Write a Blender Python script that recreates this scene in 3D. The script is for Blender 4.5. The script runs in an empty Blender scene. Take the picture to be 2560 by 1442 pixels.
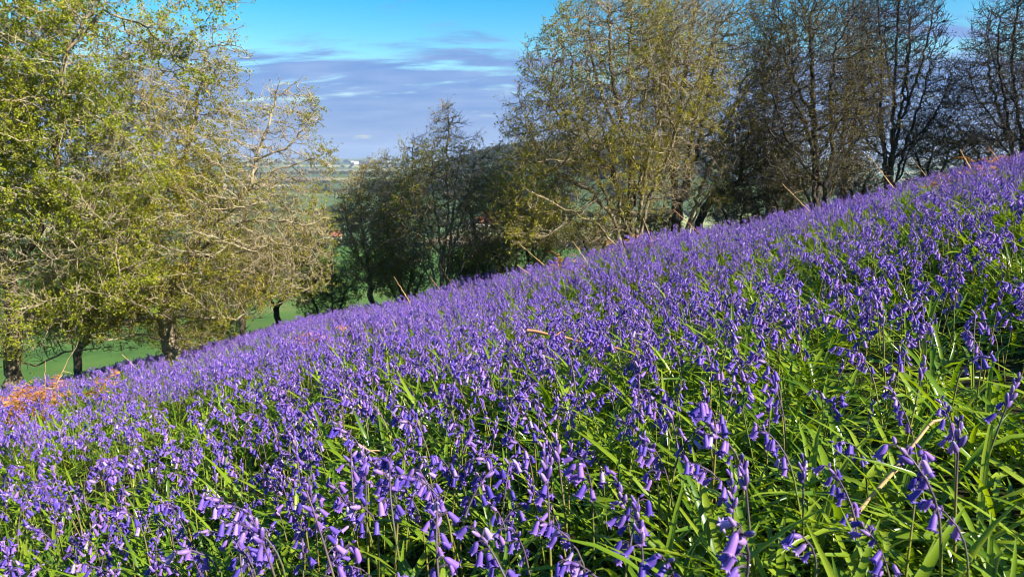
import bpy, math, random
import numpy as np
from mathutils import Vector, Matrix, Euler

SEED = 11
random.seed(SEED)
RNG = np.random.default_rng(SEED)
scn = bpy.context.scene
C = scn.collection

# ------------------------------------------------------------------ camera (eye is the origin; z = 0 is eye level)
FPX, PW, PH = 1850.0, 2560.0, 1442.0
PITCH = math.radians(10.3)
cam_d = bpy.data.cameras.new('camera')
cam = bpy.data.objects.new('camera', cam_d)
C.objects.link(cam)
cam_d.sensor_width = 36.0
cam_d.lens = 36.0 * FPX / PW
cam_d.clip_start = 0.02
cam_d.clip_end = 20000
cam.rotation_euler = (math.pi / 2 - PITCH, 0, 0)
cam_d.dof.use_dof = True
cam_d.dof.focus_distance = 3.6
cam_d.dof.aperture_fstop = 13.0
scn.camera = cam


def ray(px, py):
    """direction through a photograph pixel, scaled so that y (depth) = 1"""
    X = (px - PW / 2) / FPX
    Y = -(py - PH / 2) / FPX
    dy = math.cos(PITCH) + Y * math.sin(PITCH)
    dz = -math.sin(PITCH) + Y * math.cos(PITCH)
    return X / dy, dz / dy


def at(px, py, y):
    a, b = ray(px, py)
    return Vector((a * y, y, b * y))


def project(x, y, z):
    c, s = math.cos(PITCH), math.sin(PITCH)
    f = y * c - z * s
    u = y * s + z * c
    return PW / 2 + FPX * x / f, PH / 2 - FPX * u / f


# ------------------------------------------------------------------ terrain
CAMH = 0.86


def terrain(x, y):
    x = np.asarray(x, dtype=float)
    y = np.asarray(y, dtype=float)
    yp = np.maximum(y, 0)
    p = -CAMH - 0.083 * y - 0.0030 * np.minimum(yp, 30) ** 2 - 0.0075 * np.maximum(yp - 19, 0) ** 2
    hill = 0.232 * 120 * np.tanh(x / 120) + p
    w = np.exp(-(yp / 60) ** 2)
    hill = hill + w * (0.035 * np.sin(1.7 * x + 0.6 * y) + 0.03 * np.sin(0.9 * y - 1.3 * x + 1.0)
                       + 0.035 * np.sin(2.9 * x - 0.4 * y) * np.sin(0.8 * x) * np.minimum(yp / 8, 1) + 0.06 * np.sin(0.55 * x + 0.5 * y + 2.0) * np.minimum(yp / 6, 1))
    far = np.clip((y - 1500) / 3500, 0, 1)
    valley = -50 + 17 * far ** 1.0
    r = np.hypot(x - 120, y - 950)
    valley = valley + 56 * np.exp(-(r / 235) ** 4)
    valley = valley + 1.5 * np.sin(x / 90.0) * np.sin(y / 140.0 + 1) * np.clip((y - 100) / 300, 0, 1)
    d = (hill - valley) / 4.0
    sp = np.where(d > 25, d, np.log1p(np.exp(np.minimum(d, 25))))
    return valley + 4.0 * sp


def T(x, y):
    return float(terrain(x, y))


def on_ground(px, py, h=0.0, y0=0.3, y1=40.0):
    """first point along the pixel's ray that is h above the ground"""
    a, b = ray(px, py)
    ys = np.linspace(y0, y1, 4000)
    g = b * ys - (terrain(a * ys, ys) + h)
    k = np.nonzero(g < 0)[0]
    if not len(k):
        k = [int(np.argmin(g))]
    y = float(ys[k[0]])
    return a * y, y


# ------------------------------------------------------------------ helpers
def tag(o, label=None, cat=None, group=None, kind=None):
    if label: o['label'] = label
    if cat: o['category'] = cat
    if group: o['group'] = group
    if kind: o['kind'] = kind
    return o


def empty(name, loc, rz=0.0):
    o = bpy.data.objects.new(name, None)
    o.location = loc
    o.rotation_euler = (0, 0, rz)
    o.empty_display_size = 0.1
    C.objects.link(o)
    return o


def mesh_np(name, V, F, mats, mi=None, attrs=None, smooth=True):
    """mesh from numpy arrays; F is M x k (all faces have k corners)"""
    V = np.ascontiguousarray(V, dtype=np.float32)
    F = np.ascontiguousarray(F, dtype=np.int32)
    me = bpy.data.meshes.new(name)
    n, k = F.shape
    me.vertices.add(len(V))
    me.vertices.foreach_set('co', V.ravel())
    me.loops.add(n * k)
    me.loops.foreach_set('vertex_index', F.ravel())
    me.polygons.add(n)
    me.polygons.foreach_set('loop_start', np.arange(0, n * k, k, dtype=np.int32))
    if mi is not None:
        me.polygons.foreach_set('material_index', np.asarray(mi, dtype=np.int32))
    me.polygons.foreach_set('use_smooth', np.full(n, smooth, dtype=bool))
    for m in mats:
        me.materials.append(m)
    for an, av in (attrs or {}).items():
        a = me.attributes.new(an, 'FLOAT', 'POINT')
        a.data.foreach_set('value', np.asarray(av, dtype=np.float32))
    me.update(calc_edges=True)
    return me


def link(name, me, parent=None, loc=None):
    o = bpy.data.objects.new(name, me)
    C.objects.link(o)
    if parent is not None: o.parent = parent
    if loc is not None: o.location = loc
    return o


class Buf:
    """collects quads with a per-vertex attribute and a material index"""
    def __init__(s): s.V, s.F, s.A, s.M, s.n = [], [], [], [], 0
    def add(s, V, F, a=0.0, m=0):
        V = np.asarray(V, float).reshape(-1, 3); F = np.asarray(F, int).reshape(-1, 4)
        s.V.append(V); s.F.append(F + s.n); s.n += len(V)
        s.A.append(np.full(len(V), a) if np.isscalar(a) else np.asarray(a, float)); s.M.append(np.full(len(F), m))
    def mesh(s, name, mats, attr='t', smooth=True):
        return mesh_np(name, np.concatenate(s.V), np.concatenate(s.F), mats, np.concatenate(s.M), {attr: np.concatenate(s.A)}, smooth)


def frame(d, ref=(0.31, 0.52, 0.79)):
    d = d / (np.linalg.norm(d, axis=-1, keepdims=True) + 1e-12)
    r = np.broadcast_to(np.asarray(ref, float), d.shape)
    u = np.cross(d, r)
    l = np.linalg.norm(u, axis=-1, keepdims=True)
    alt = np.cross(d, np.broadcast_to(np.array([1.0, 0.1, -0.2]), d.shape))
    u = np.where(l < 0.15, alt, u)
    u = u / (np.linalg.norm(u, axis=-1, keepdims=True) + 1e-12)
    return u, np.cross(d, u)


def frusta(p0, p1, d0, d1, r0, r1, k):
    """tube pieces p0 -> p1, all k-sided, vectorised"""
    n = len(p0)
    ang = np.arange(k) * 2 * math.pi / k
    ca, sa = np.cos(ang), np.sin(ang)
    u0, v0 = frame(d0); u1, v1 = frame(d1)
    R0 = p0[:, None, :] + r0[:, None, None] * (u0[:, None, :] * ca[None, :, None] + v0[:, None, :] * sa[None, :, None])
    R1 = p1[:, None, :] + r1[:, None, None] * (u1[:, None, :] * ca[None, :, None] + v1[:, None, :] * sa[None, :, None])
    V = np.concatenate([R0, R1], axis=1).reshape(-1, 3)
    i = np.arange(k); j = (i + 1) % k
    q = np.stack([i, j, k + j, k + i], axis=1)
    F = (np.arange(n)[:, None, None] * 2 * k + q[None]).reshape(-1, 4)
    return V, F


def tube(pts, rad, k=6, close=True):
    """one tapered tube along a polyline, shared rings"""
    P = np.asarray(pts, float); n = len(P)
    r = np.asarray(rad, float) if not np.isscalar(rad) else np.full(n, float(rad))
    d = np.gradient(P, axis=0)
    u, v = frame(d)
    ang = np.arange(k) * 2 * math.pi / k
    V = P[:, None] + r[:, None, None] * (u[:, None] * np.cos(ang)[None, :, None] + v[:, None] * np.sin(ang)[None, :, None])
    i = np.arange(k); j = (i + 1) % k
    F = np.concatenate([np.stack([a * k + i, a * k + j, (a + 1) * k + j, (a + 1) * k + i], 1) for a in range(n - 1)])
    return V.reshape(-1, 3), F


# ------------------------------------------------------------------ materials
def new_mat(name):
    m = bpy.data.materials.new(name); m.use_nodes = True
    nt = m.node_tree; nt.nodes.clear()
    return m, nt, nt.nodes, nt.links


def ramp(N, stops, interp='LINEAR'):
    r = N.new('ShaderNodeValToRGB'); cr = r.color_ramp; cr.interpolation = interp
    while len(cr.elements) < len(stops): cr.elements.new(0.5)
    for e, (p, c) in zip(cr.elements, stops):
        e.position = p; e.color = (*c, 1)
    return r


def leafy(name, stops, trans=0.45, rough=0.5, tip=None, spec=0.3, tcol=(1.15, 1.1, 0.6), source='both', noise=None, midrib=False):
    """foliage or petal: colour varies from piece to piece, light comes through"""
    m, nt, N, L = new_mat(name)
    info = N.new('ShaderNodeObjectInfo'); geo = N.new('ShaderNodeNewGeometry')
    if source == 'both':
        add = N.new('ShaderNodeMath'); add.operation = 'ADD'
        L.new(info.outputs['Random'], add.inputs[0]); L.new(geo.outputs['Random Per Island'], add.inputs[1])
        fr = N.new('ShaderNodeMath'); fr.operation = 'FRACT'; L.new(add.outputs[0], fr.inputs[0]); fac = fr.outputs[0]
    elif source == 'object':
        fac = info.outputs['Random']
    else:
        fac = geo.outputs['Random Per Island']
    if noise:
        tc = N.new('ShaderNodeTexCoord'); nz = N.new('ShaderNodeTexNoise'); nz.inputs['Scale'].default_value = noise[0]; nz.inputs['Detail'].default_value = 2
        L.new(tc.outputs['Object'], nz.inputs['Vector'])
        mr = N.new('ShaderNodeMapRange'); mr.inputs['From Min'].default_value = 0.33; mr.inputs['From Max'].default_value = 0.67
        L.new(nz.outputs['Fac'], mr.inputs['Value'])
        mx0 = N.new('ShaderNodeMix'); mx0.inputs['Factor'].default_value = noise[1]
        L.new(fac, mx0.inputs[2]); L.new(mr.outputs[0], mx0.inputs[3]); fac = mx0.outputs[0]
    r = ramp(N, stops); L.new(fac, r.inputs['Fac']); col = r.outputs['Color']
    if tip is not None:
        at_ = N.new('ShaderNodeAttribute'); at_.attribute_name = 't'
        mx = N.new('ShaderNodeMix'); mx.data_type = 'RGBA'; mx.inputs[7].default_value = (*tip[0], 1)
        mm = N.new('ShaderNodeMapRange'); mm.inputs['From Min'].default_value = tip[1]; mm.inputs['From Max'].default_value = tip[2]; mm.inputs['To Max'].default_value = tip[3]
        L.new(at_.outputs['Fac'], mm.inputs['Value']); L.new(mm.outputs[0], mx.inputs['Factor']); L.new(col, mx.inputs[6]); col = mx.outputs[2]
    b = N.new('ShaderNodeBsdfPrincipled'); b.inputs['Roughness'].default_value = rough; b.inputs['Specular IOR Level'].default_value = spec
    L.new(col, b.inputs['Base Color'])
    t = N.new('ShaderNodeBsdfTranslucent')
    tm = N.new('ShaderNodeMix'); tm.data_type = 'RGBA'; tm.blend_type = 'MULTIPLY'; tm.inputs['Factor'].default_value = 1.0
    tm.clamp_result = False
    tm.inputs[7].default_value = (*tcol, 1); L.new(col, tm.inputs[6]); L.new(tm.outputs[2], t.inputs['Color'])
    ms = N.new('ShaderNodeMixShader'); ms.inputs['Fac'].default_value = trans
    L.new(b.outputs[0], ms.inputs[1]); L.new(t.outputs[0], ms.inputs[2])
    out = N.new('ShaderNodeOutputMaterial'); L.new(ms.outputs[0], out.inputs['Surface'])
    return m


def bark(name, dark, light, lichen, amount):
    m, nt, N, L = new_mat(name)
    tc = N.new('ShaderNodeTexCoord')
    mp = N.new('ShaderNodeMapping'); mp.inputs['Scale'].default_value = (30, 30, 5); L.new(tc.outputs['Object'], mp.inputs['Vector'])
    nz = N.new('ShaderNodeTexNoise'); nz.inputs['Scale'].default_value = 1.0; nz.inputs['Detail'].default_value = 6; nz.inputs['Roughness'].default_value = 0.65
    L.new(mp.outputs[0], nz.inputs['Vector'])
    r = ramp(N, [(0.36, dark), (0.62, light)]); L.new(nz.outputs['Fac'], r.inputs['Fac'])
    n2 = N.new('ShaderNodeTexNoise'); n2.inputs['Scale'].default_value = 5; n2.inputs['Detail'].default_value = 4; L.new(tc.outputs['Object'], n2.inputs['Vector'])
    mr = N.new('ShaderNodeMapRange'); mr.inputs['From Min'].default_value = 0.5; mr.inputs['From Max'].default_value = 0.62; mr.inputs['To Max'].default_value = amount
    L.new(n2.outputs['Fac'], mr.inputs['Value'])
    mx = N.new('ShaderNodeMix'); mx.data_type = 'RGBA'; mx.inputs[7].default_value = (*lichen, 1)
    L.new(mr.outputs[0], mx.inputs['Factor']); L.new(r.outputs['Color'], mx.inputs[6])
    b = N.new('ShaderNodeBsdfPrincipled'); b.inputs['Roughness'].default_value = 0.9; b.inputs['Specular IOR Level'].default_value = 0.15
    L.new(mx.outputs[2], b.inputs['Base Color'])
    bp = N.new('ShaderNodeBump'); bp.inputs['Strength'].default_value = 0.9; bp.inputs['Distance'].default_value = 0.02
    L.new(nz.outputs['Fac'], bp.inputs['Height']); L.new(bp.outputs[0], b.inputs['Normal'])
    out = N.new('ShaderNodeOutputMaterial'); L.new(b.outputs[0], out.inputs['Surface'])
    return m


def plain(name, col, rough=0.8, vary=0.25, scale=3.0):
    m, nt, N, L = new_mat(name)
    tc = N.new('ShaderNodeTexCoord'); nz = N.new('ShaderNodeTexNoise'); nz.inputs['Scale'].default_value = scale; nz.inputs['Detail'].default_value = 5
    L.new(tc.outputs['Object'], nz.inputs['Vector'])
    r = ramp(N, [(0.3, tuple(c * (1 - vary) for c in col)), (0.7, tuple(min(1, c * (1 + vary)) for c in col))]); L.new(nz.outputs['Fac'], r.inputs['Fac'])
    b = N.new('ShaderNodeBsdfPrincipled'); b.inputs['Roughness'].default_value = rough; b.inputs['Specular IOR Level'].default_value = 0.2
    L.new(r.outputs['Color'], b.inputs['Base Color'])
    out = N.new('ShaderNodeOutputMaterial'); L.new(b.outputs[0], out.inputs['Surface'])
    return m


M = {}
M['bell'] = leafy('petal_violet', [(0.0, (0.075, 0.045, 0.34)), (0.32, (0.14, 0.082, 0.43)), (0.62, (0.22, 0.118, 0.48)), (0.88, (0.31, 0.16, 0.48)), (1.0, (0.42, 0.33, 0.60))],
                  trans=0.30, rough=0.45, tip=((0.31, 0.25, 0.66), 0.76, 1.0, 0.5), tcol=(0.9, 0.68, 1.1), spec=0.2)
M['bud'] = leafy('bud_purple', [(0.0, (0.085, 0.04, 0.25)), (0.5, (0.16, 0.085, 0.36)), (1.0, (0.30, 0.18, 0.40))],
                 trans=0.2, rough=0.45, tip=((0.46, 0.42, 0.50), 0.75, 1.0, 0.55), tcol=(1, 0.8, 1.1))
M['stem'] = leafy('stem_green', [(0.0, (0.11, 0.14, 0.02)), (0.6, (0.19, 0.20, 0.03)), (1.0, (0.22, 0.17, 0.045))],
                  trans=0.12, rough=0.45, tip=((0.07, 0.035, 0.11), 0.55, 0.82, 0.85), tcol=(1.2, 1.1, 0.5), source='object')
M['strap'] = leafy('strap_leaf_green', [(0.0, (0.050, 0.115, 0.006)), (0.30, (0.10, 0.185, 0.009)), (0.70, (0.185, 0.275, 0.012)), (0.93, (0.26, 0.33, 0.022)), (1.0, (0.42, 0.36, 0.12))],
                   trans=0.42, rough=0.29, spec=0.5, tcol=(1.35, 1.25, 0.35), source='island')
M['straw'] = plain('dead_straw', (0.56, 0.36, 0.17), 0.7, 0.3, 12)
M['reed'] = plain('dead_red_stalk', (0.42, 0.20, 0.10), 0.7, 0.35, 12)
M['bracken'] = leafy('dead_bracken', [(0.0, (0.24, 0.085, 0.025)), (0.5, (0.42, 0.17, 0.05)), (1.0, (0.55, 0.30, 0.11))], trans=0.3, rough=0.8, spec=0.1, tcol=(1.2, 1.0, 0.7))

M['bark_pale'] = bark('bark_pale', (0.10, 0.070, 0.040), (0.34, 0.27, 0.17), (0.40, 0.36, 0.20), 0.6)
M['bark_mid'] = bark('bark_mid', (0.050, 0.036, 0.024), (0.21, 0.165, 0.10), (0.30, 0.28, 0.15), 0.55)
M['bark_dark'] = bark('bark_dark', (0.022, 0.018, 0.014), (0.10, 0.08, 0.06), (0.16, 0.145, 0.08), 0.35)
M['twig_pale'] = bark('twig_pale', (0.12, 0.088, 0.05), (0.37, 0.30, 0.19), (0.42, 0.38, 0.21), 0.5)
M['twig_mid'] = bark('twig_mid', (0.085, 0.062, 0.038), (0.29, 0.23, 0.145), (0.33, 0.30, 0.17), 0.4)
M['twig_dark'] = bark('twig_dark', (0.026, 0.022, 0.020), (0.098, 0.084, 0.072), (0.13, 0.12, 0.085), 0.3)
M['leaf_bright'] = leafy('leaf_bright', [(0.0, (0.108, 0.135, 0.011)), (0.45, (0.209, 0.243, 0.014)), (0.8, (0.324, 0.338, 0.019)), (1.0, (0.405, 0.297, 0.041))], trans=0.45, tcol=(1.3, 1.25, 0.4), source='island', noise=(1.3, 0.45))
M['leaf_olive'] = leafy('leaf_olive', [(0.0, (0.115, 0.108, 0.014)), (0.45, (0.230, 0.196, 0.016)), (0.8, (0.351, 0.270, 0.020)), (1.0, (0.405, 0.230, 0.041))], trans=0.42, tcol=(1.3, 1.15, 0.4), source='island', noise=(1.0, 0.5))
M['leaf_gold'] = leafy('leaf_gold', [(0.0, (0.12, 0.125, 0.012)), (0.45, (0.22, 0.215, 0.014)), (0.8, (0.32, 0.285, 0.018)), (1.0, (0.38, 0.24, 0.03))], trans=0.45, tcol=(1.3, 1.2, 0.4), source='island', noise=(1.0, 0.5))
M['leaf_dusky'] = leafy('leaf_dusky', [(0.0, (0.057, 0.067, 0.017)), (0.5, (0.121, 0.109, 0.021)), (0.85, (0.196, 0.138, 0.021)), (1.0, (0.230, 0.138, 0.046))], trans=0.4, tcol=(1.2, 1.1, 0.5), source='island', noise=(1.0, 0.5))
M['leaf_scrub'] = leafy('leaf_scrub', [(0.0, (0.055, 0.075, 0.014)), (0.6, (0.12, 0.135, 0.018)), (1.0, (0.22, 0.19, 0.02))], trans=0.35, tcol=(1.2, 1.15, 0.5), source='island', noise=(1.0, 0.5))
M['far_leaf'] = leafy('far_leaf', [(0.0, (0.030, 0.045, 0.018)), (0.6, (0.055, 0.070, 0.025)), (1.0, (0.10, 0.095, 0.035))], trans=0.25, source='both')
M['far_wood'] = leafy('far_wood_leaf', [(0.0, (0.028, 0.034, 0.022)), (0.6, (0.055, 0.056, 0.034)), (1.0, (0.085, 0.070, 0.040))], trans=0.2, source='both')


def ground_mats():
    # woodland soil with litter and moss, under the bluebells
    m, nt, N, L = new_mat('hillside_soil')
    tc = N.new('ShaderNodeTexCoord')
    n1 = N.new('ShaderNodeTexNoise'); n1.inputs['Scale'].default_value = 22; n1.inputs['Detail'].default_value = 8; n1.inputs['Roughness'].default_value = 0.7
    L.new(tc.outputs['Object'], n1.inputs['Vector'])
    r = ramp(N, [(0.3, (0.012, 0.010, 0.006)), (0.5, (0.035, 0.030, 0.012)), (0.62, (0.045, 0.060, 0.014)), (0.8, (0.12, 0.085, 0.04))]); L.new(n1.outputs['Fac'], r.inputs['Fac'])
    b = N.new('ShaderNodeBsdfPrincipled'); b.inputs['Roughness'].default_value = 0.95; b.inputs['Specular IOR Level'].default_value = 0.1
    L.new(r.outputs['Color'], b.inputs['Base Color'])
    bp = N.new('ShaderNodeBump'); bp.inputs['Strength'].default_value = 0.8; bp.inputs['Distance'].default_value = 0.03
    L.new(n1.outputs['Fac'], bp.inputs['Height']); L.new(bp.outputs[0], b.inputs['Normal'])
    out = N.new('ShaderNodeOutputMaterial'); L.new(b.outputs[0], out.inputs['Surface'])
    soil = m
    # pasture and far fields
    m, nt, N, L = new_mat('valley_fields')
    tc = N.new('ShaderNodeTexCoord')
    mp = N.new('ShaderNodeMapping'); mp.inputs['Scale'].default_value = (1 / 210, 1 / 160, 0.0); mp.inputs['Rotation'].default_value = (0, 0, 0.35)
    L.new(tc.outputs['Object'], mp.inputs['Vector'])
    vo = N.new('ShaderNodeTexVoronoi'); vo.voronoi_dimensions = '2D'; vo.inputs['Scale'].default_value = 1.0; vo.inputs['Randomness'].default_value = 0.75
    L.new(mp.outputs[0], vo.inputs['Vector'])
    sep = N.new('ShaderNodeSeparateColor'); L.new(vo.outputs['Color'], sep.inputs[0])
    r = ramp(N, [(0.0, (0.060, 0.095, 0.034)), (0.30, (0.080, 0.120, 0.042)), (0.50, (0.12, 0.15, 0.06)), (0.64, (0.25, 0.27, 0.12)), (0.78, (0.33, 0.29, 0.17)), (0.90, (0.20, 0.15, 0.09)), (1.0, (0.09, 0.16, 0.04))], 'CONSTANT')
    L.new(sep.outputs[0], r.inputs['Fac'])
    # the near pasture at the foot of the hill: one even green
    ps = N.new('ShaderNodeSeparateXYZ'); L.new(tc.outputs['Object'], ps.inputs[0])
    mr = N.new('ShaderNodeMapRange'); mr.inputs['From Min'].default_value = 395; mr.inputs['From Max'].default_value = 405
    L.new(ps.outputs['Y'], mr.inputs['Value'])
    n2 = N.new('ShaderNodeTexNoise'); n2.inputs['Scale'].default_value = 0.05; n2.inputs['Detail'].default_value = 7; L.new(tc.outputs['Object'], n2.inputs['Vector'])
    g = ramp(N, [(0.30, (0.036, 0.080, 0.016)), (0.45, (0.058, 0.120, 0.022)), (0.58, (0.075, 0.135, 0.028)), (0.72, (0.105, 0.135, 0.036))]); L.new(n2.outputs['Fac'], g.inputs['Fac'])
    mx = N.new('ShaderNodeMix'); mx.data_type = 'RGBA'; L.new(mr.outputs[0], mx.inputs['Factor']); L.new(g.outputs['Color'], mx.inputs[6]); L.new(r.outputs['Color'], mx.inputs[7])
    n3 = N.new('ShaderNodeTexNoise'); n3.inputs['Scale'].default_value = 0.02; n3.inputs['Detail'].default_value = 6; L.new(tc.outputs['Object'], n3.inputs['Vector'])
    vr = ramp(N, [(0.3, (0.75, 0.75, 0.75)), (0.7, (1.1, 1.1, 1.05))]); L.new(n3.outputs['Fac'], vr.inputs['Fac'])
    mu = N.new('ShaderNodeMix'); mu.data_type = 'RGBA'; mu.blend_type = 'MULTIPLY'; mu.inputs['Factor'].default_value = 1; L.new(mx.outputs[2], mu.inputs[6]); L.new(vr.outputs['Color'], mu.inputs[7])
    b = N.new('ShaderNodeBsdfPrincipled'); b.inputs['Roughness'].default_value = 0.95; b.inputs['Specular IOR Level'].default_value = 0.05
    L.new(mu.outputs[2], b.inputs['Base Color'])
    out = N.new('ShaderNodeOutputMaterial'); L.new(b.outputs[0], out.inputs['Surface'])
    return soil, m


SOIL, FIELD = ground_mats()

# ------------------------------------------------------------------ ground: one sheet to the horizon
def build_ground():
    rr = np.concatenate([np.linspace(0.0, 3.0, 31)[1:], np.linspace(3.0, 30, 110)[1:], np.geomspace(30, 6000, 110)[1:]])
    na = 240
    th = np.linspace(0, 2 * math.pi, na, endpoint=False)
    X = np.outer(rr, np.sin(th)); Y = np.outer(rr, np.cos(th))
    Z = terrain(X, Y)
    V = np.concatenate([[[0, 0, T(0, 0)]], np.stack([X, Y, Z], -1).reshape(-1, 3)])
    nr = len(rr)
    i = np.arange(na); j = (i + 1) % na
    F, mi = [], []
    for a in range(nr - 1):
        F.append(np.stack([1 + a * na + i, 1 + a * na + j, 1 + (a + 1) * na + j, 1 + (a + 1) * na + i], 1))
        mi.append(np.full(na, 0 if rr[a] < 55 else 1))
    me = mesh_np('ground', V, np.concatenate(F), [SOIL, FIELD], np.concatenate(mi))
    o = link('ground', me)
    tag(o, 'steep hillside falling away into a wide green valley of fields', None, None, 'structure')


build_ground()

# ------------------------------------------------------------------ bluebells
def bell_arrays(L_, r, seg, curl=1.0):
    """nodding bell hanging from the origin along -z with six recurved lobes"""
    prof = [(0.0, 0.10), (0.07, 0.55), (0.22, 0.88), (0.50, 1.0), (0.74, 1.10)] if seg >= 12 else [(0.0, 0.25), (0.15, 0.85), (0.70, 1.08)]
    ang = np.arange(seg) * 2 * math.pi / seg
    lobe = (np.arange(seg) % 2 == 0) if seg >= 12 else (np.arange(seg) % 2 == 0)
    rings, t = [], []
    for z, q in prof:
        rings.append(np.stack([q * r * np.cos(ang), q * r * np.sin(ang), np.full(seg, -z * L_)], 1)); t += [z] * seg
    q = np.where(lobe, 1.35, 1.05); z = np.where(lobe, 0.93, 0.80)
    rings.append(np.stack([q * r * np.cos(ang), q * r * np.sin(ang), -z * L_], 1)); t += list(np.where(lobe, 0.95, 0.8))
    q = np.where(lobe, 1.35 + 0.75 * curl, 1.06); z = np.where(lobe, 0.98 - 0.10 * curl, 0.82)
    rings.append(np.stack([q * r * np.cos(ang), q * r * np.sin(ang), -z * L_], 1)); t += list(np.where(lobe, 1.0, 0.8))
    V = np.concatenate(rings); n = len(rings)
    i = np.arange(seg); j = (i + 1) % seg
    F = np.concatenate([np.stack([a * seg + i, a * seg + j, (a + 1) * seg + j, (a + 1) * seg + i], 1) for a in range(n - 1)])
    return V, F, np.array(t)


def bud_arrays(L_, r, seg):
    prof = [(0.0, 0.15), (0.12, 0.7), (0.35, 1.0), (0.65, 0.95), (0.88, 0.6), (1.0, 0.12)] if seg > 5 else [(0.0, 0.2), (0.35, 1.0), (0.8, 0.75), (1.0, 0.1)]
    ang = np.arange(seg) * 2 * math.pi / seg
    V = np.concatenate([np.stack([q * r * np.cos(ang), q * r * np.sin(ang), np.full(seg, -z * L_)], 1) for z, q in prof])
    t = np.repeat([z for z, _ in prof], seg)
    i = np.arange(seg); j = (i + 1) % seg
    F = np.concatenate([np.stack([a * seg + i, a * seg + j, (a + 1) * seg + j, (a + 1) * seg + i], 1) for a in range(len(prof) - 1)])
    return V, F, t


def rot_to(d):
    """matrix turning -z to direction d"""
    return np.array(Vector((0, 0, -1)).rotation_difference(Vector(d)).to_matrix())


# each kind: height, arch of the tip, open bells, buds on top, lean
KINDS = {
    'heavy':  dict(h=0.34, nod=1.35, bells=12, buds=3, spread=0.095, words='heavy arching head of many open bells'),
    'full':   dict(h=0.31, nod=0.9, bells=10, buds=3, spread=0.080, words='full head of open bells hanging to one side'),
    'half':   dict(h=0.33, nod=0.6, bells=6, buds=5, spread=0.085, words='half open head, bells below and buds above'),
    'spike':  dict(h=0.32, nod=0.2, bells=2, buds=9, spread=0.060, words='upright spike of packed buds over one or two bells'),
    'bud':    dict(h=0.27, nod=0.08, bells=0, buds=7, spread=0.048, words='tight pointed bud spike, none open'),
    'sparse': dict(h=0.29, nod=1.2, bells=4, buds=2, spread=0.055, words='sparse head of a few loose bells'),
    'twisted': dict(h=0.30, nod=0.7, bells=8, buds=2, spread=0.070, words='ragged head of bells turned every way'),
}


def plan(kind, seed):
    """axis points and the attachments of one flower: ('bell'|'bud', base, direction, scale)"""
    K = KINDS[kind]; r = random.Random(seed)
    H = K['h'] * r.uniform(0.9, 1.12)
    n = 15
    pts, d_ang = [np.zeros(3)], r.uniform(-0.06, 0.10)
    seg = H * 1.05 / (n - 1)
    side = r.uniform(-0.10, 0.10)
    start = 1 - (K['spread'] / H)
    for k in range(1, n):
        f = k / (n - 1)
        a = d_ang + (K['nod'] * max(0, (f - start + 0.10) / (1.1 - start)) ** 1.5) + 0.10 * math.sin(f * 3)
        pts.append(pts[-1] + seg * np.array([math.sin(a), side * f, math.cos(a)]))
    P = np.array(pts)
    cum = np.linspace(0, 1, n)
    A = lambda f: np.array([np.interp(f, cum, P[:, q]) for q in range(3)])
    att = []
    nb, nu = K['bells'], K['buds']
    for b in range(nb):
        f = start + (1 - start) * (0.80 if nu > 4 else 0.93) * (b / max(1, nb - 1 + (1 if nb < 3 else 0)))
        if kind == 'spike': f = start - 0.02 + 0.05 * b
        base = A(f)
        if kind == 'twisted':
            az = r.uniform(-2.6, 2.6); dn = r.uniform(0.3, 1.4)
        else:
            az = r.uniform(-1.3, 1.3) * (1.0 if b % 2 else 1.5); dn = r.uniform(0.9, 1.9) if kind != 'spike' else r.uniform(0.5, 1.4)
        ped = np.array([math.cos(az), math.sin(az), 0.15])
        ped = ped / np.linalg.norm(ped)
        bp = base + ped * r.uniform(0.006, 0.017) + np.array([0, 0, r.uniform(-.004, .005)])
        d = np.array([math.cos(az) * 0.75 + r.gauss(0, .28), math.sin(az) * 0.75 + r.gauss(0, .28), -dn]); d /= np.linalg.norm(d)
        att.append(('bell', bp, d, r.uniform(0.78, 1.15), base))
    tipd = P[-1] - P[-2]; tipd /= np.linalg.norm(tipd)
    for b in range(nu):
        if kind in ('spike', 'bud'):
            f = min(1.0, start + (1 - start) * (0.10 + 0.85 * b / (nu - 1)))
        else:
            f = min(1.0, 0.87 + 0.13 * (b + 1) / nu)
        base = A(f); az = b * 2.4 + r.uniform(-0.4, 0.4)
        k_ = 0.42 if kind in ('spike', 'bud') else 0.85
        side_v = np.array([math.cos(az), math.sin(az), 0])
        d = tipd * 1.0 + side_v * k_; d /= np.linalg.norm(d)
        sc = r.uniform(0.85, 1.05) * (1.0 - 0.45 * (b / max(1, nu - 1)))
        att.append(('bud', base + d * 0.002, d, sc, base))
    return P, att


def stem_arrays(P, att, k, r0=0.0026):
    buf = Buf()
    f = np.linspace(0, 1, len(P))
    V, F = tube(P, r0 * (1 - 0.55 * f), k)
    buf.add(V, F, np.repeat(f, k))
    for kind, bp, d, s, base in att:
        if kind == 'bell' and k >= 4:
            mid = (base + bp) / 2 + np.array([0, 0, 0.003])
            V, F = tube([base, mid, bp], [0.0009, 0.0008, 0.0009], 3)
            buf.add(V, F, 1.0)
            # a thin pointed bract beside the flower stalk
            if k >= 6:
                q = bp + d * 0.012 + np.array([0, 0, 0.008]); w = np.cross(d, [0, 0, 1.0]); w = w / (np.linalg.norm(w) + 1e-6) * 0.0013
                m_ = (base + q) / 2 + np.array([0, 0, 0.003])
                buf.add([base, m_ - w, q, m_ + w], [[0, 1, 2, 3]], 1.0)
    return buf


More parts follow.
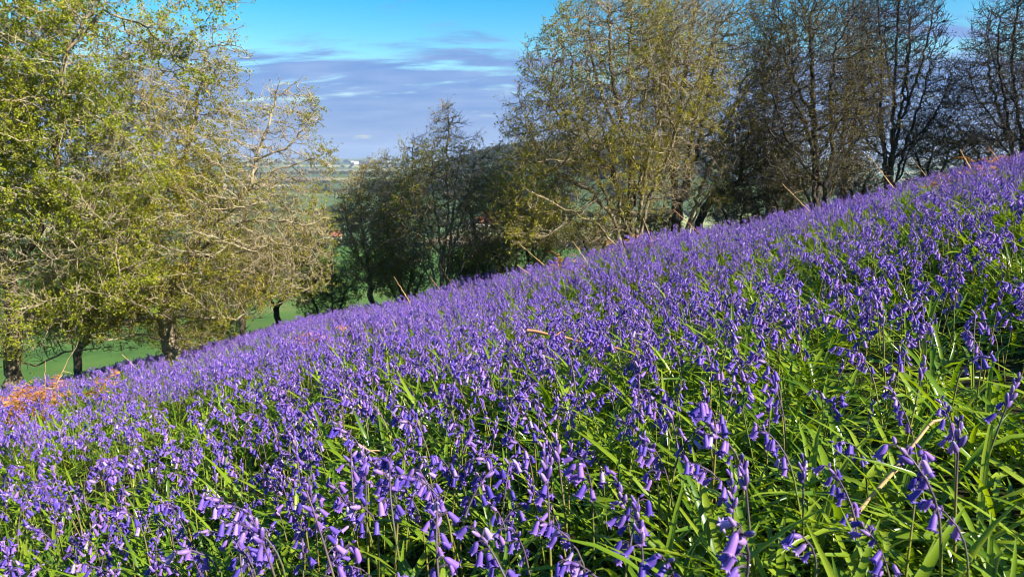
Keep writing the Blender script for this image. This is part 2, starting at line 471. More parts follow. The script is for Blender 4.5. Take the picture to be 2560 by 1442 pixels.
BELL_HI = [Buf() for _ in range(3)]
for i_, (l, r_, c) in enumerate(((0.0220, 0.0039, 1.1), (0.0200, 0.0036, 0.7), (0.0235, 0.0041, 1.5))):
    BELL_HI[i_].add(*bell_arrays(l, r_, 12, c))
BELL_ME = [b.mesh('flower_bell', [M['bell']]) for b in BELL_HI]
_b = Buf(); _b.add(*bud_arrays(0.0190, 0.0042, 7)); BUD_ME = [_b.mesh('flower_bud', [M['bud']])]
_b = Buf(); _b.add(*bud_arrays(0.0215, 0.0038, 7)); BUD_ME.append(_b.mesh('flower_bud', [M['bud']]))


def bluebell_parts(kind, seed):
    P, att = plan(kind, seed)
    stem_me = stem_arrays(P, att, 7).mesh('stem', [M['stem']])
    return stem_me, att


def bluebell_single(kind, seed, detail):
    """one merged mesh of a whole flower, for the uncounted mass further back"""
    P, att = plan(kind, seed)
    buf = Buf()
    s = stem_arrays(P[::2] if detail < 2 else P, att, 3 if detail < 2 else 5, 0.0026)
    buf.add(np.concatenate(s.V), np.concatenate(s.F), np.concatenate(s.A), 0)
    for kd, bp, d, sc, base in att:
        R = rot_to(d)
        if kd == 'bell': V, F, t = bell_arrays(0.0220, 0.0043, 12 if detail == 2 else 6, 1.0)
        else: V, F, t = bud_arrays(0.0190, 0.0042, 5)
        buf.add((V * sc) @ R.T + bp, F, t, 1 if kd == 'bell' else 2)
    return buf.mesh('bluebell_form', [M['stem'], M['bell'], M['bud']])


def hidden_collection(name, meshes):
    col = bpy.data.collections.new(name)
    for i, me in enumerate(meshes):
        o = bpy.data.objects.new('%s_%02d' % (name, i), me); col.objects.link(o)
    return col


def scatter(name, col, pts, rot, scl, idx, kind='stuff', label=None):
    me = bpy.data.meshes.new(name)
    me.vertices.add(len(pts)); me.vertices.foreach_set('co', np.ascontiguousarray(pts, np.float32).ravel())
    a = me.attributes.new('rot', 'FLOAT_VECTOR', 'POINT'); a.data.foreach_set('vector', np.ascontiguousarray(rot, np.float32).ravel())
    a = me.attributes.new('scl', 'FLOAT', 'POINT'); a.data.foreach_set('value', np.asarray(scl, np.float32))
    a = me.attributes.new('idx', 'INT', 'POINT'); a.data.foreach_set('value', np.asarray(idx, np.int32))
    me.update()
    o = link(name, me)
    g = bpy.data.node_groups.new(name + '_scatter', 'GeometryNodeTree')
    g.interface.new_socket('Geometry', in_out='INPUT', socket_type='NodeSocketGeometry')
    g.interface.new_socket('Geometry', in_out='OUTPUT', socket_type='NodeSocketGeometry')
    N, L = g.nodes, g.links
    gi, go = N.new('NodeGroupInput'), N.new('NodeGroupOutput')
    ci = N.new('GeometryNodeCollectionInfo'); ci.inputs['Collection'].default_value = col
    ci.inputs['Separate Children'].default_value = True; ci.inputs['Reset Children'].default_value = True
    ip = N.new('GeometryNodeInstanceOnPoints'); ip.inputs['Pick Instance'].default_value = True
    def attr(n, t):
        q = N.new('GeometryNodeInputNamedAttribute'); q.data_type = t; q.inputs['Name'].default_value = n
        return q.outputs['Attribute']
    L.new(gi.outputs[0], ip.inputs['Points']); L.new(ci.outputs[0], ip.inputs['Instance'])
    L.new(attr('idx', 'INT'), ip.inputs['Instance Index']); L.new(attr('rot', 'FLOAT_VECTOR'), ip.inputs['Rotation']); L.new(attr('scl', 'FLOAT'), ip.inputs['Scale'])
    L.new(ip.outputs[0], go.inputs[0])
    md = o.modifiers.new('scatter', 'NODES'); md.node_group = g
    tag(o, label, None, None, kind)
    return o


def vnoise(x, y, s, seed):
    """smooth value noise in [0,1]"""
    r = np.random.default_rng(seed); G = r.random((64, 64))
    u, v = x / s, y / s
    i, j = np.floor(u).astype(int), np.floor(v).astype(int)
    fu, fv = u - i, v - j
    fu, fv = fu * fu * (3 - 2 * fu), fv * fv * (3 - 2 * fv)
    g = lambda a, b: G[a % 64, b % 64]
    return (g(i, j) * (1 - fu) + g(i + 1, j) * fu) * (1 - fv) + (g(i, j + 1) * (1 - fu) + g(i + 1, j + 1) * fu) * fv


def field_points(density, ymax, seed, half=1.02, ymin=0.30):
    r = np.random.default_rng(seed)
    n = int(density * half * ymax ** 2 * 1.0)
    y = ymax * np.sqrt(r.random(n)); x = (r.random(n) * 2 - 1) * half * y
    # a bit more at the sides close to the lens
    m = int(density * 3.0)
    x = np.concatenate([x, r.uniform(-1.6, 1.6, m)]); y = np.concatenate([y, r.uniform(0.0, 1.2, m)])
    k = (np.hypot(x, y) > ymin)
    return x[k], y[k]


KN = list(KINDS)
KW = np.array([0.20, 0.26, 0.20, 0.10, 0.06, 0.10, 0.08])


def build_bluebells():
    # --- the near ones: each a thing of its own
    protos = {}
    for k in KN:
        protos[k] = [bluebell_parts(k, 100 * KN.index(k) + s) for s in range(4)]

    placed = []

    def place(kind, var, x, y, rz, sc, tilt, label, group):
        stem_me, att = protos[kind][var % 4]
        root = empty('bluebell', (x, y, T(x, y) - 0.01), rz)
        root.rotation_euler = (tilt[0], tilt[1], rz); root.scale = (sc, sc, sc)
        tag(root, label, 'bluebell', group)
        link('stem', stem_me, root)
        for q, (kd, bp, d, s, base) in enumerate(att):
            me = BELL_ME[q % 3] if kd == 'bell' else BUD_ME[q % 2]
            o = link('flower_bell' if kd == 'bell' else 'flower_bud', me, root)
            o.location = bp; o.rotation_mode = 'QUATERNION'
            o.rotation_quaternion = Vector((0, 0, -1)).rotation_difference(Vector(d)); o.scale = (s, s, s)
        placed.append((x, y))

    G = 'bluebells nearest the lens on the near slope'
    # heads placed where the photograph's nearest flowers stand: kind, pixel of the head, height of the head, yaw, label
    hero = [
        ('spike', 2450, 935, 0.33, 0.6, 'bluebell spike with silvery bud tips beside an upright strap leaf'),
        ('half', 2365, 960, 0.31, 2.6, 'bluebell with clustered violet buds above one hanging bell, next to the silver-tipped spike'),
        ('full', 2405, 1175, 0.33, 2.4, 'tall bluebell on a thick brownish stem right of the bent straw'),
        ('half', 2420, 1010, 0.30, 2.2, 'bluebell nodding low just below the two bud spikes'),
        ('full', 2200, 1195, 0.28, 2.0, 'pale bluebell head touching the foot of the bent straw'),
        ('sparse', 2285, 1205, 0.27, 1.0, 'pale ruffled bluebell just right of the bent straw'),
        ('twisted', 2290, 1330, 0.26, 2.9, 'ragged pale bluebell low under the bent straw'),
        ('spike', 1645, 1215, 0.30, 3.4, 'dark bud spike with two loose bells below, standing alone over flattened leaves'),
        ('spike', 1850, 1260, 0.31, 2.7, 'slim purple bud spike in open grass left of the bent straw'),
        ('bud', 1930, 1210, 0.30, 2.5, 'single slender lilac bud spike on a pale green stalk'),
        ('half', 1735, 1130, 0.30, 3.3, 'bluebell with long pointed buds leaning over strap leaves'),
        ('heavy', 1600, 1370, 0.30, 2.8, 'big blurred bluebell head at the bottom edge, arching over'),
        ('half', 1330, 1305, 0.29, 3.0, 'bluebell with two spread bells hanging over flattened leaves'),
        ('heavy', 1160, 1215, 0.34, 3.2, 'massed bluebell head, the fullest of the front clump'),
        ('full', 1100, 1225, 0.33, 2.2, 'deep blue bluebell head at the left side of the front clump'),
        ('full', 1190, 1270, 0.30, 0.4, 'bright violet bluebell under the fullest head of the front clump'),
        ('half', 1070, 1195, 0.31, 3.4, 'bluebell with upright petals rising from the front clump'),
        ('heavy', 730, 1245, 0.34, 3.3, 'long arched bluebell head hanging like a row of bells'),
        ('spike', 770, 1155, 0.36, 2.6, 'tall bluebell spike rising above the long arched head'),
        ('half', 545, 1300, 0.33, 3.2, 'upright bluebell left of the long arched head'),
        ('full', 640, 1380, 0.29, 2.9, 'bluebell near the bottom edge with pale lilac upper bells'),
        ('full', 960, 1010, 0.31, 2.9, 'bluebell tuft with raised petals behind the front clump'),
        ('heavy', 960, 1370, 0.28, 3.6, 'dark blue shaded bluebell head near the bottom edge'),
        ('full', 320, 1330, 0.30, 3.0, 'drooping bluebell in the dense patch below the tan bracken'),
        ('half', 230, 1210, 0.31, 3.2, 'bluebell with a long side bell in the dense patch'),
        ('heavy', 480, 1080, 0.33, 3.2, 'dark violet bluebell head standing above the dense patch'),
        ('heavy', 2180, 750, 0.36, 2.9, 'tallest bluebell cluster on the upper slope, full and round'),
        ('bud', 2030, 1160, 0.27, 1.9, 'small closed dark bud on a short stalk'),
        ('full', 2060, 1060, 0.31, 2.9, 'bluebell with magenta buds above hanging bells'),
        ('half', 1990, 1010, 0.31, 3.0, 'dark bluebell next to the magenta-budded one'),
        ('heavy', 2210, 1030, 0.27, 3.4, 'wide low bluebell head with loose pale bells above the straw tip'),
        ('sparse', 2490, 1330, 0.25, 2.3, 'thin faded bluebell at the edge of the leaves'),
        ('full', 1990, 925, 0.32, 3.2, 'bluebell with three bells hanging in a row in open leaves'),
        ('full', 1250, 905, 0.36, 2.9, 'dark blue bluebell on a tall purple stem in mid slope'),
    ]
    for kind, px, py, h, yaw, label in hero:
        x, y = on_ground(px, py, h)
        sc = h / (KINDS[kind]['h'] * 0.93)
        place(kind, random.randrange(4), x, y, yaw, sc, (random.uniform(-.08, .08), random.uniform(-.08, .08)), label, None)

    # the rest of the nearest 300
    x, y = field_points(120, 6.0, 5, half=0.86, ymin=0.42)
    rr = np.random.default_rng(77)
    z = terrain(x, y)
    dens = bloom_density(x, y)
    sx, sy = on_ground(2250, 1160, .1)
    dens = dens * np.where(np.abs((x - sx * y / sy)) < .12 * y, np.where((y < sy * 1.04) & (y > sy * .5), .12, 1.0), 1.0)
    keep = rr.random(len(x)) < dens
    x, y, z = x[keep], y[keep], z[keep]
    c, s = math.cos(PITCH), math.sin(PITCH)
    f = y * c - (z + 0.25) * s
    u = PW / 2 + FPX * x / f; v = PH / 2 - FPX * (y * s + (z + 0.25) * c) / f
    inside = (u > -40) & (u < PW + 40) & (v < PH + 70) & (f > 0.42)
    order = np.argsort(np.hypot(x, y))
    order = [q for q in order if inside[q]]
    n_near = 300 - len(hero)
    look = {'heavy': 'arching many-belled', 'full': 'one-sided full', 'half': 'half-open', 'spike': 'budded upright', 'bud': 'closed-bud', 'sparse': 'few-belled', 'twisted': 'ragged'}
    count = 0; last = 0
    for q in order:
        if count >= n_near: break
        if any((x[q] - a) ** 2 + (y[q] - b) ** 2 < 0.035 ** 2 for a, b in placed): continue
        kind = KN[rr.choice(len(KN), p=KW / KW.sum())]
        col = ('bottom left corner', 'lower left', 'bottom middle', 'lower middle right', 'lower right', 'bottom right corner')[int(np.clip(u[q] / PW * 6, 0, 5.99))]
        row = 'at the very bottom edge' if v[q] > 1290 else ('in the front rows' if v[q] > 1090 else 'in the second rows')
        yaw = rr.normal(2.7, 1.3)
        tl = (rr.normal(0, .09), rr.normal(0, .09))
        px_tip = project(x[q] + 0.1 * math.cos(yaw), y[q] + 0.1 * math.sin(yaw), z[q] + .25)[0]
        side = 'nodding left' if px_tip < u[q] - 6 * 1 else ('nodding right' if px_tip > u[q] + 6 else 'nodding forward')
        hgt = float(rr.uniform(0.80, 1.18)) * (1.12 if math.hypot(x[q], y[q]) < 1.5 else 1.0)
        hw = 'tall' if hgt > 1.0 else ('short' if hgt < 0.88 else 'middling')
        label = '%s %s bluebell %s, %s in the %s' % (hw, look[kind], side, row, col)
        place(kind, int(rr.integers(4)), float(x[q]), float(y[q]), float(yaw), hgt, tl, label, G)
        count += 1; last = math.hypot(x[q], y[q])
    # --- the mass beyond
    forms = []
    for k in KN:
        for s_ in range(2): forms.append(bluebell_single(k, 900 + 10 * KN.index(k) + s_, 1))
    for k in KN:
        forms.append(bluebell_single(k, 500 + KN.index(k), 2))
    col = hidden_collection('bluebell_form', forms)
    x, y = field_points(150, 17.5, 21, half=0.95)
    rr = np.random.default_rng(3)
    z = terrain(x, y)
    keep = rr.random(len(x)) < bloom_density(x, y)
    d = np.hypot(x, y)
    f = y * c - (z + 0.25) * s
    u = PW / 2 + FPX * x / np.maximum(f, .05)
    inview = (f > 0.3) & (u > -60) & (u < PW + 60)
    near_zone = (d < last)
    keep &= ~(near_zone & inview) & (d > 0.5)
    x, y, z, d = x[keep], y[keep], z[keep], d[keep]
    ki = rr.choice(len(KN), size=len(x), p=KW / KW.sum())
    idx = np.where(d < 4.0, 14 + ki, ki * 2 + rr.integers(0, 2, len(x)))
    rot = np.stack([rr.normal(0, .11, len(x)), rr.normal(0, .11, len(x)), rr.normal(2.6, 1.5, len(x))], 1)
    scl = rr.uniform(0.66, 1.16, len(x)) * np.where(d > 6, 1.04, 1.0)
    scatter('bluebell_carpet', col, np.stack([x, y, z - 0.01], 1), rot, scl, idx, label='dense violet bluebells covering the whole slope up to the trees')
    print('bluebells near', count, 'to', round(last, 2), 'mass', len(x))


BRACKEN = [on_ground(40, 1015, .2) + (.34,), on_ground(105, 985, .2) + (.2,), on_ground(2520, 392, .16) + (.7,)]


def bloom_density(x, y):
    n = vnoise(x + 50, y + 50, 0.55, 4) * 0.55 + vnoise(x + 50, y + 50, 1.7, 8) * 0.45
    d = np.clip(0.58 + 2.3 * (n - 0.44), 0.06, 1.0)
    for bx, by, br in BRACKEN:
        d = d * np.where(np.hypot(x - bx, y - by) < br, .12, 1.0)
    # thinner where the strap leaves lie open, low on the right
    X = x / np.maximum(y, .2)
    open_ = np.clip((X - 0.02) / 0.40, 0, 1) * np.clip((3.0 - y) / 1.7, 0, 1)
    d = np.clip(d * 1.25, 0, 1) * (1 - 0.87 * open_)
    far = np.clip((y - 4.0) / 4.0, 0, 1)
    return np.clip(d * (1 - far) + far * np.clip(0.42 + 2.4 * (n - .45), 0.04, 1), 0, 1)


# ------------------------------------------------------------------ strap leaves
def strap(r, L_, w, base, az, el, bend, roll=0.0, n=7):
    """V-folded strap leaf bending over under its weight"""
    P, d = [np.array(base, float)], el
    seg = L_ / (n - 1); az_ = az
    for k in range(1, n):
        f = k / (n - 1)
        e = el - bend * f ** 1.3
        az_ += roll / n
        P.append(P[-1] + seg * np.array([math.cos(az_) * math.cos(e), math.sin(az_) * math.cos(e), math.sin(e)]))
    P = np.array(P); P[:, 2] = np.maximum(P[:, 2], 0.006 + 0.01 * r.random())
    f = np.linspace(0, 1, n)
    wid = w * np.where(f < 0.72, 0.62 + 0.38 * np.sin(np.clip(f / 0.6, 0, 1) * math.pi / 2), 1.0) * np.clip((1.02 - f) / 0.28, 0.06, 1.0) ** 0.8
    dirs = np.gradient(P, axis=0); dirs /= np.linalg.norm(dirs, axis=1, keepdims=True)
    side = np.stack([-np.sin(np.full(n, az)), np.cos(np.full(n, az)), np.zeros(n)], 1)
    up = np.cross(dirs, side)
    tw = roll * f
    s2 = side * np.cos(tw)[:, None] + up * np.sin(tw)[:, None]
    u2 = np.cross(dirs, s2)
    V = np.stack([P - s2 * wid[:, None] / 2 + u2 * wid[:, None] * 0.22, P, P + s2 * wid[:, None] / 2 + u2 * wid[:, None] * 0.22], 1).reshape(-1, 3)
    F = []
    for k in range(n - 1):
        a = 3 * k
        F += [[a, a + 1, a + 4, a + 3], [a + 1, a + 2, a + 5, a + 4]]
    return V, F


def leaf_clump(seed, count, flat):
    r = random.Random(seed); buf = Buf()
    for q in range(count):
        az = r.uniform(0, 2 * math.pi) if r.random() < 0.6 else r.gauss(math.pi * 0.95, 0.7)
        rad = 0.12 * math.sqrt(r.random()); ba = r.uniform(0, 6.28)
        el = r.uniform(0.80, 1.46) if not flat else r.uniform(0.25, 0.95)
        V, F = strap(r, r.uniform(0.19, 0.38), r.uniform(0.0062, 0.0145), (rad * math.cos(ba), rad * math.sin(ba), -0.01), az, el, r.uniform(0.5, 1.8) if not flat else r.uniform(0.6, 1.6), r.uniform(-.9, .9), 7)
        buf.add(V, F, 0.0)
    return buf.mesh('leaf_clump', [M['strap']])


def build_leaves():
    meshes = [leaf_clump(300 + q, 24, q % 3 == 1) for q in range(10)] + [leaf_clump(400 + q, 12, False) for q in range(4)]
    col = hidden_collection('leaf_clump', meshes)
    x, y = field_points(36, 17.5, 31, half=0.98, ymin=0.05)
    rr = np.random.default_rng(32)
    d = np.hypot(x, y)
    keep = (rr.random(len(x)) < np.where(d < 2.5, 1.0, np.where(d < 6, 0.95, 0.95)))
    keep &= (d > 0.32)
    gap = vnoise(x + 30, y + 60, 0.34, 19) * .6 + vnoise(x + 30, y + 60, 0.9, 23) * .4
    keep &= (gap > 0.30) | (d > 7)
    x, y, d = x[keep], y[keep], d[keep]
    # extra in the open grass
    idx = rr.integers(0, 10, len(x)); idx = np.where(d > 7, 10 + idx % 4, idx)
    n = vnoise(x + 80, y + 80, 0.8, 14)
    scl = rr.uniform(0.74, 1.12, len(x)) * (0.80 + 0.42 * n)
    # blades that would come right up against the lens are kept low
    scl = np.where(d < 0.62, scl * 0.6, scl)
    rot = np.stack([rr.normal(0, .10, len(x)), rr.normal(0, .10, len(x)), rr.normal(0.0, 1.1, len(x))], 1)
    scatter('bluebell_leaves', col, np.stack([x, y, terrain(x, y)], 1), rot, scl, idx, label='glossy strap leaves and grass lying between the bluebells')
    print('leaf clumps', len(x))


# ------------------------------------------------------------------ trees
def colonise(stems, blobs, n_attr, step, kill, infl, seed, up=0.05, wobble=0.22, droop=0.0, maxn=18000):
    r = np.random.default_rng(seed)
    P, par, fixed = [], [], []
    for s in stems:
        pts = [np.asarray(p, float) for p in s]
        # resample with a wandering line
        prev = -1
        if P:
            d = np.linalg.norm(np.array(P) - pts[0], axis=1); prev = int(np.argmin(d)); pts[0] = np.array(P[prev])
        seg_pts = [pts[0]]
        for a, b in zip(pts[:-1], pts[1:]):
            m = max(1, int(np.linalg.norm(b - a) / step))
            for q in range(1, m + 1):
                seg_pts.append(a + (b - a) * q / m + (r.normal(0, step * 0.16, 3) if q < m else 0))
        for q, p in enumerate(seg_pts):
            if q == 0 and prev >= 0: continue
            P.append(p); par.append(prev); prev = len(P) - 1
    A = []
    tot = sum(b[6] for b in blobs)
    for cx, cy, cz, rx, ry, rz, wgt in blobs:
        m = int(n_attr * wgt / tot)
        d = r.normal(size=(m, 3)); d /= np.linalg.norm(d, axis=1, keepdims=True)
        rad = r.random(m) ** (1 / 2.6)
        A.append(np.array([cx, cy, cz]) + d * rad[:, None] * np.array([rx, ry, rz]))
    A = np.concatenate(A)
    g = terrain(A[:, 0], A[:, 1]); A = A[A[:, 2] > g + 0.25]
    NP = np.array(P)
    near = np.zeros(len(A), int); nd = np.full(len(A), 1e9)
    def upd(i0, i1):
        pts = np.array(P[i0:i1])
        for c0 in range(0, len(A), 4000):
            D = ((A[c0:c0 + 4000, None, :] - pts[None]) ** 2).sum(-1)
            j = D.argmin(1); v = D[np.arange(len(j)), j]
            b = v < nd[c0:c0 + 4000]
            nd[c0:c0 + 4000][b] = v[b]; near[c0:c0 + 4000][b] = j[b] + i0
    upd(0, len(P))
    alive = np.ones(len(A), bool)
    kids = np.zeros(len(P) + maxn + 4000, int)
    for p in par:
        if p >= 0: kids[p] += 1
    dirs = {}
    for it in range(260):
        act = alive & (nd < infl ** 2)
        if not act.any():
            if it == 0: act = alive
            else:
                infl *= 1.5
                if infl > 4 or not alive.any(): break
                continue
        ns = near[act]
        dv = A[act] - np.array(P)[ns]
        dv /= np.linalg.norm(dv, axis=1, keepdims=True) + 1e-9
        S = np.zeros((len(P), 3)); np.add.at(S, ns, dv)
        u = np.unique(ns)
        n0 = len(P)
        for k in u:
            if kids[k] >= 3: continue
            d = S[k]; l = np.linalg.norm(d)
            if l < 1e-6: d = r.normal(size=3); l = np.linalg.norm(d)
            d = d / l + r.normal(0, wobble, 3) + np.array([0, 0, up - droop])
            d /= np.linalg.norm(d)
            key = (int(k), int(d[0] * 3), int(d[1] * 3), int(d[2] * 3))
            if key in dirs: continue
            dirs[key] = 1
            P.append(P[k] + d * step); par.append(int(k)); kids[k] += 1
        if len(P) == n0:
            # attractors that only pull at blocked nodes are dropped
            alive[act] = False
            continue
        upd(n0, len(P))
        alive &= nd > kill ** 2
        if len(P) > maxn: break
    return np.array(P), np.array(par)


def tree(name, label, cat, stems, blobs, R, bark_m, twig_m, leaf_m, seed, n_attr=1500, step=0.095, kill=0.115, infl=0.9, twigs=1.6, twig_len=0.20,
         leaves=2.2, leaf_size=0.035, leaf_bias=0.5, group=None, tip_r=0.0048, droop=0.0, twig_droop=0.0, wobble=0.22, up=0.05, trunk_min=0.035, leaf_h=None):
    r = np.random.default_rng(seed + 5000)
    P, par = colonise(stems, blobs, int(n_attr * 4.0), step, kill, infl, seed, droop=droop, wobble=wobble, up=up)
    n = len(P)
    base = P[0].copy()
    cnt = np.zeros(n); kids = np.zeros(n, int); main = np.full(n, -1)
    for i in range(n - 1, -1, -1):
        if cnt[i] == 0: cnt[i] = 1
        p = par[i]
        if p >= 0:
            if main[p] < 0 or cnt[i] > cnt[main[p]]: main[p] = i
            cnt[p] += cnt[i]; kids[p] += 1
    rad = tip_r + (R - tip_r) * ((cnt - 1) / cnt.max()) ** 0.58
    # buttress at the foot of the trunk
    d0 = np.linalg.norm(P - P[0], axis=1)
    rad = rad * (1 + 0.45 * np.exp(-d0 / (1.6 * R)) * (rad > 0.5 * R))
    D = np.zeros((n, 3))
    hp = par >= 0
    D[hp] = P[hp] - P[par[hp]]
    D[~hp] = [0, 0, 1]
    D /= np.linalg.norm(D, axis=1, keepdims=True) + 1e-9
    # smooth node directions along the main child
    Ds = D.copy()
    mk = main >= 0
    Ds[mk] = D[mk] + D[main[mk]]
    Ds /= np.linalg.norm(Ds, axis=1, keepdims=True) + 1e-9
    c = np.nonzero(hp)[0]; p = par[c]
    is_main = main[p] == c
    sd = np.where(is_main[:, None], Ds[p], D[c]); sr = np.where(is_main, np.minimum(rad[p], rad[c] * 1.6 + 0.003), rad[c] * 1.12)
    ed, er = Ds[c], rad[c]
    thick = er > trunk_min
    root = empty(name, tuple(base)); tag(root, label, cat, group)
    inv = -base
    def emit(mask, k):
        return frusta(P[p[mask]] + inv, P[c[mask]] + inv, sd[mask], ed[mask], sr[mask], er[mask], k)
    V, F = emit(thick, 10)
    V = V + r.normal(0, 0.0022, V.shape)
    link('trunk', mesh_np('trunk', V, F, [bark_m]), root)
    Vs, Fs, off = [], [], 0
    for mask, k in ((~thick & (er > 0.014), 6), (~thick & (er <= 0.014), 3)):
        if mask.any():
            V, F = emit(mask, k); Vs.append(V); Fs.append(F + off); off += len(V)
    # fine side shoots
    thin = np.nonzero((rad < 0.03) & hp)[0]
    m = int(len(thin) * twigs)
    src = r.choice(thin, m)
    fr = r.random((m, 1)); start = P[par[src]] * fr + P[src] * (1 - fr)
    dd = D[src] * 0.75 + r.normal(0, 0.62, (m, 3)) + np.array([0, 0, 0.10 - twig_droop]); dd /= np.linalg.norm(dd, axis=1, keepdims=True)
    Ls = twig_len * r.uniform(0.45, 1.3, m)
    a = start; tips, tipd = [], []
    for q in range(3):
        d2 = dd + r.normal(0, 0.30, (m, 3)) + np.array([0, 0, 0.12 - twig_droop]); d2 /= np.linalg.norm(d2, axis=1, keepdims=True)
        b = a + d2 * (Ls / 3)[:, None]
        r0, r1 = tip_r * (1.0 - 0.22 * q), tip_r * (0.78 - 0.22 * q)
        V, F = frusta(a + inv, b + inv, dd, d2, np.full(m, r0), np.full(m, r1), 3)
        Vs.append(V); Fs.append(F + off); off += len(V)
        tips.append(b); tipd.append(d2)
        a, dd = b, d2
    crown = link('crown', mesh_np('crown', np.concatenate(Vs), np.concatenate(Fs), [twig_m]), root)
    # leaves in small clusters, denser in some patches of the crown than in others
    if leaves > 0:
        pos = np.concatenate(tips); dr = np.concatenate(tipd); tipw = np.repeat([.25, .55, 2.2], m)
        dens = np.clip((tri_noise(pos, 0.75, seed) - leaf_bias) * 3.2 + 0.42, 0.03, 1.0)
        if leaf_h is not None: dens = dens * np.clip(leaf_h[1] + (pos[:, 2] - base[2]) * leaf_h[0], 0.05, 1.3)
        nl = r.poisson(leaves * dens * tipw * 1.55)
        ii = np.repeat(np.arange(len(pos)), nl); k = len(ii)
        leaf_size = leaf_size * .74
        cen = pos[ii] + r.normal(0, leaf_size * 0.75, (k, 3))
        d = dr[ii] * 0.5 + r.normal(0, 0.8, (k, 3)); d /= np.linalg.norm(d, axis=1, keepdims=True)
        u, v = frame(d, tuple(r.normal(size=3)))
        th = r.random((k, 1)) * 6.28; s_ = u * np.cos(th) + v * np.sin(th); nn = np.cross(d, s_)
        L_ = leaf_size * r.uniform(0.55, 1.35, (k, 1)); W = L_ * r.uniform(0.28, 0.46, (k, 1))
        fold = L_ * r.uniform(-0.22, 0.22, (k, 1))
        V = np.stack([cen, cen + d * L_ * 0.5 - s_ * W + nn * fold, cen + d * L_ - nn * fold * 0.5, cen + d * L_ * 0.5 + s_ * W + nn * fold], 1).reshape(-1, 3) + inv
        F = np.arange(4 * k).reshape(-1, 4)
        link('foliage', mesh_np('foliage', V, F, [leaf_m], smooth=False), crown)
    else:
        k = 0
    print(name, label[:28], 'nodes', n, 'twigs', m, 'leaves', k)
    return root


def tri_noise(p, s, seed):
    r = np.random.default_rng(seed); G = r.random((24, 24, 24))
    q = p / s; i = np.floor(q).astype(int); f = q - i; f = f * f * (3 - 2 * f)
    out = 0
    for a in (0, 1):
        for b in (0, 1):
            for c in (0, 1):
                w = (f[:, 0] if a else 1 - f[:, 0]) * (f[:, 1] if b else 1 - f[:, 1]) * (f[:, 2] if c else 1 - f[:, 2])
                out = out + w * G[(i[:, 0] + a) % 24, (i[:, 1] + b) % 24, (i[:, 2] + c) % 24]
    return out


def stem_px(y, *pts):
    """polyline from (px, py, depth offset); the first point is put on the ground"""
    out = []
    for q, (px, py, *dz) in enumerate(pts):
        yy = y + (dz[0] if dz else 0.0)
        out.append(np.array(at(px, py, yy)))
    return out


def rooted(y, *pts):
    s = stem_px(y, *pts)
    x0, y0 = s[0][0], s[0][1]
    s[0] = np.array([x0, y0, T(x0, y0) - 0.12])
    return s


def blob(y, px, py, rx, ry, rd, w=None, dy=0.0):
    c = at(px, py, y + dy); k = (y + dy) / FPX
    X, Z = rx * k, ry * k
    return (c[0], c[1], c[2], X, rd, Z, w if w is not None else X * Z * rd)


def fan(y, px, py, tips, seed, spread=26):
    """several stems rising from one stool and bending outwards"""
    r = random.Random(seed); out = []
    for tx, ty, dy in tips:
        bx = px + r.uniform(-spread, spread); mid = (bx * .62 + tx * .38 + r.uniform(-10, 10), py + (ty - py) * .35, dy * .4)
        out.append(rooted(y + r.uniform(-.25, .25), (bx, py), mid, (bx * .25 + tx * .75 + r.uniform(-14, 14), py + (ty - py) * .68, dy * .8), (tx, ty, dy)))
    return out


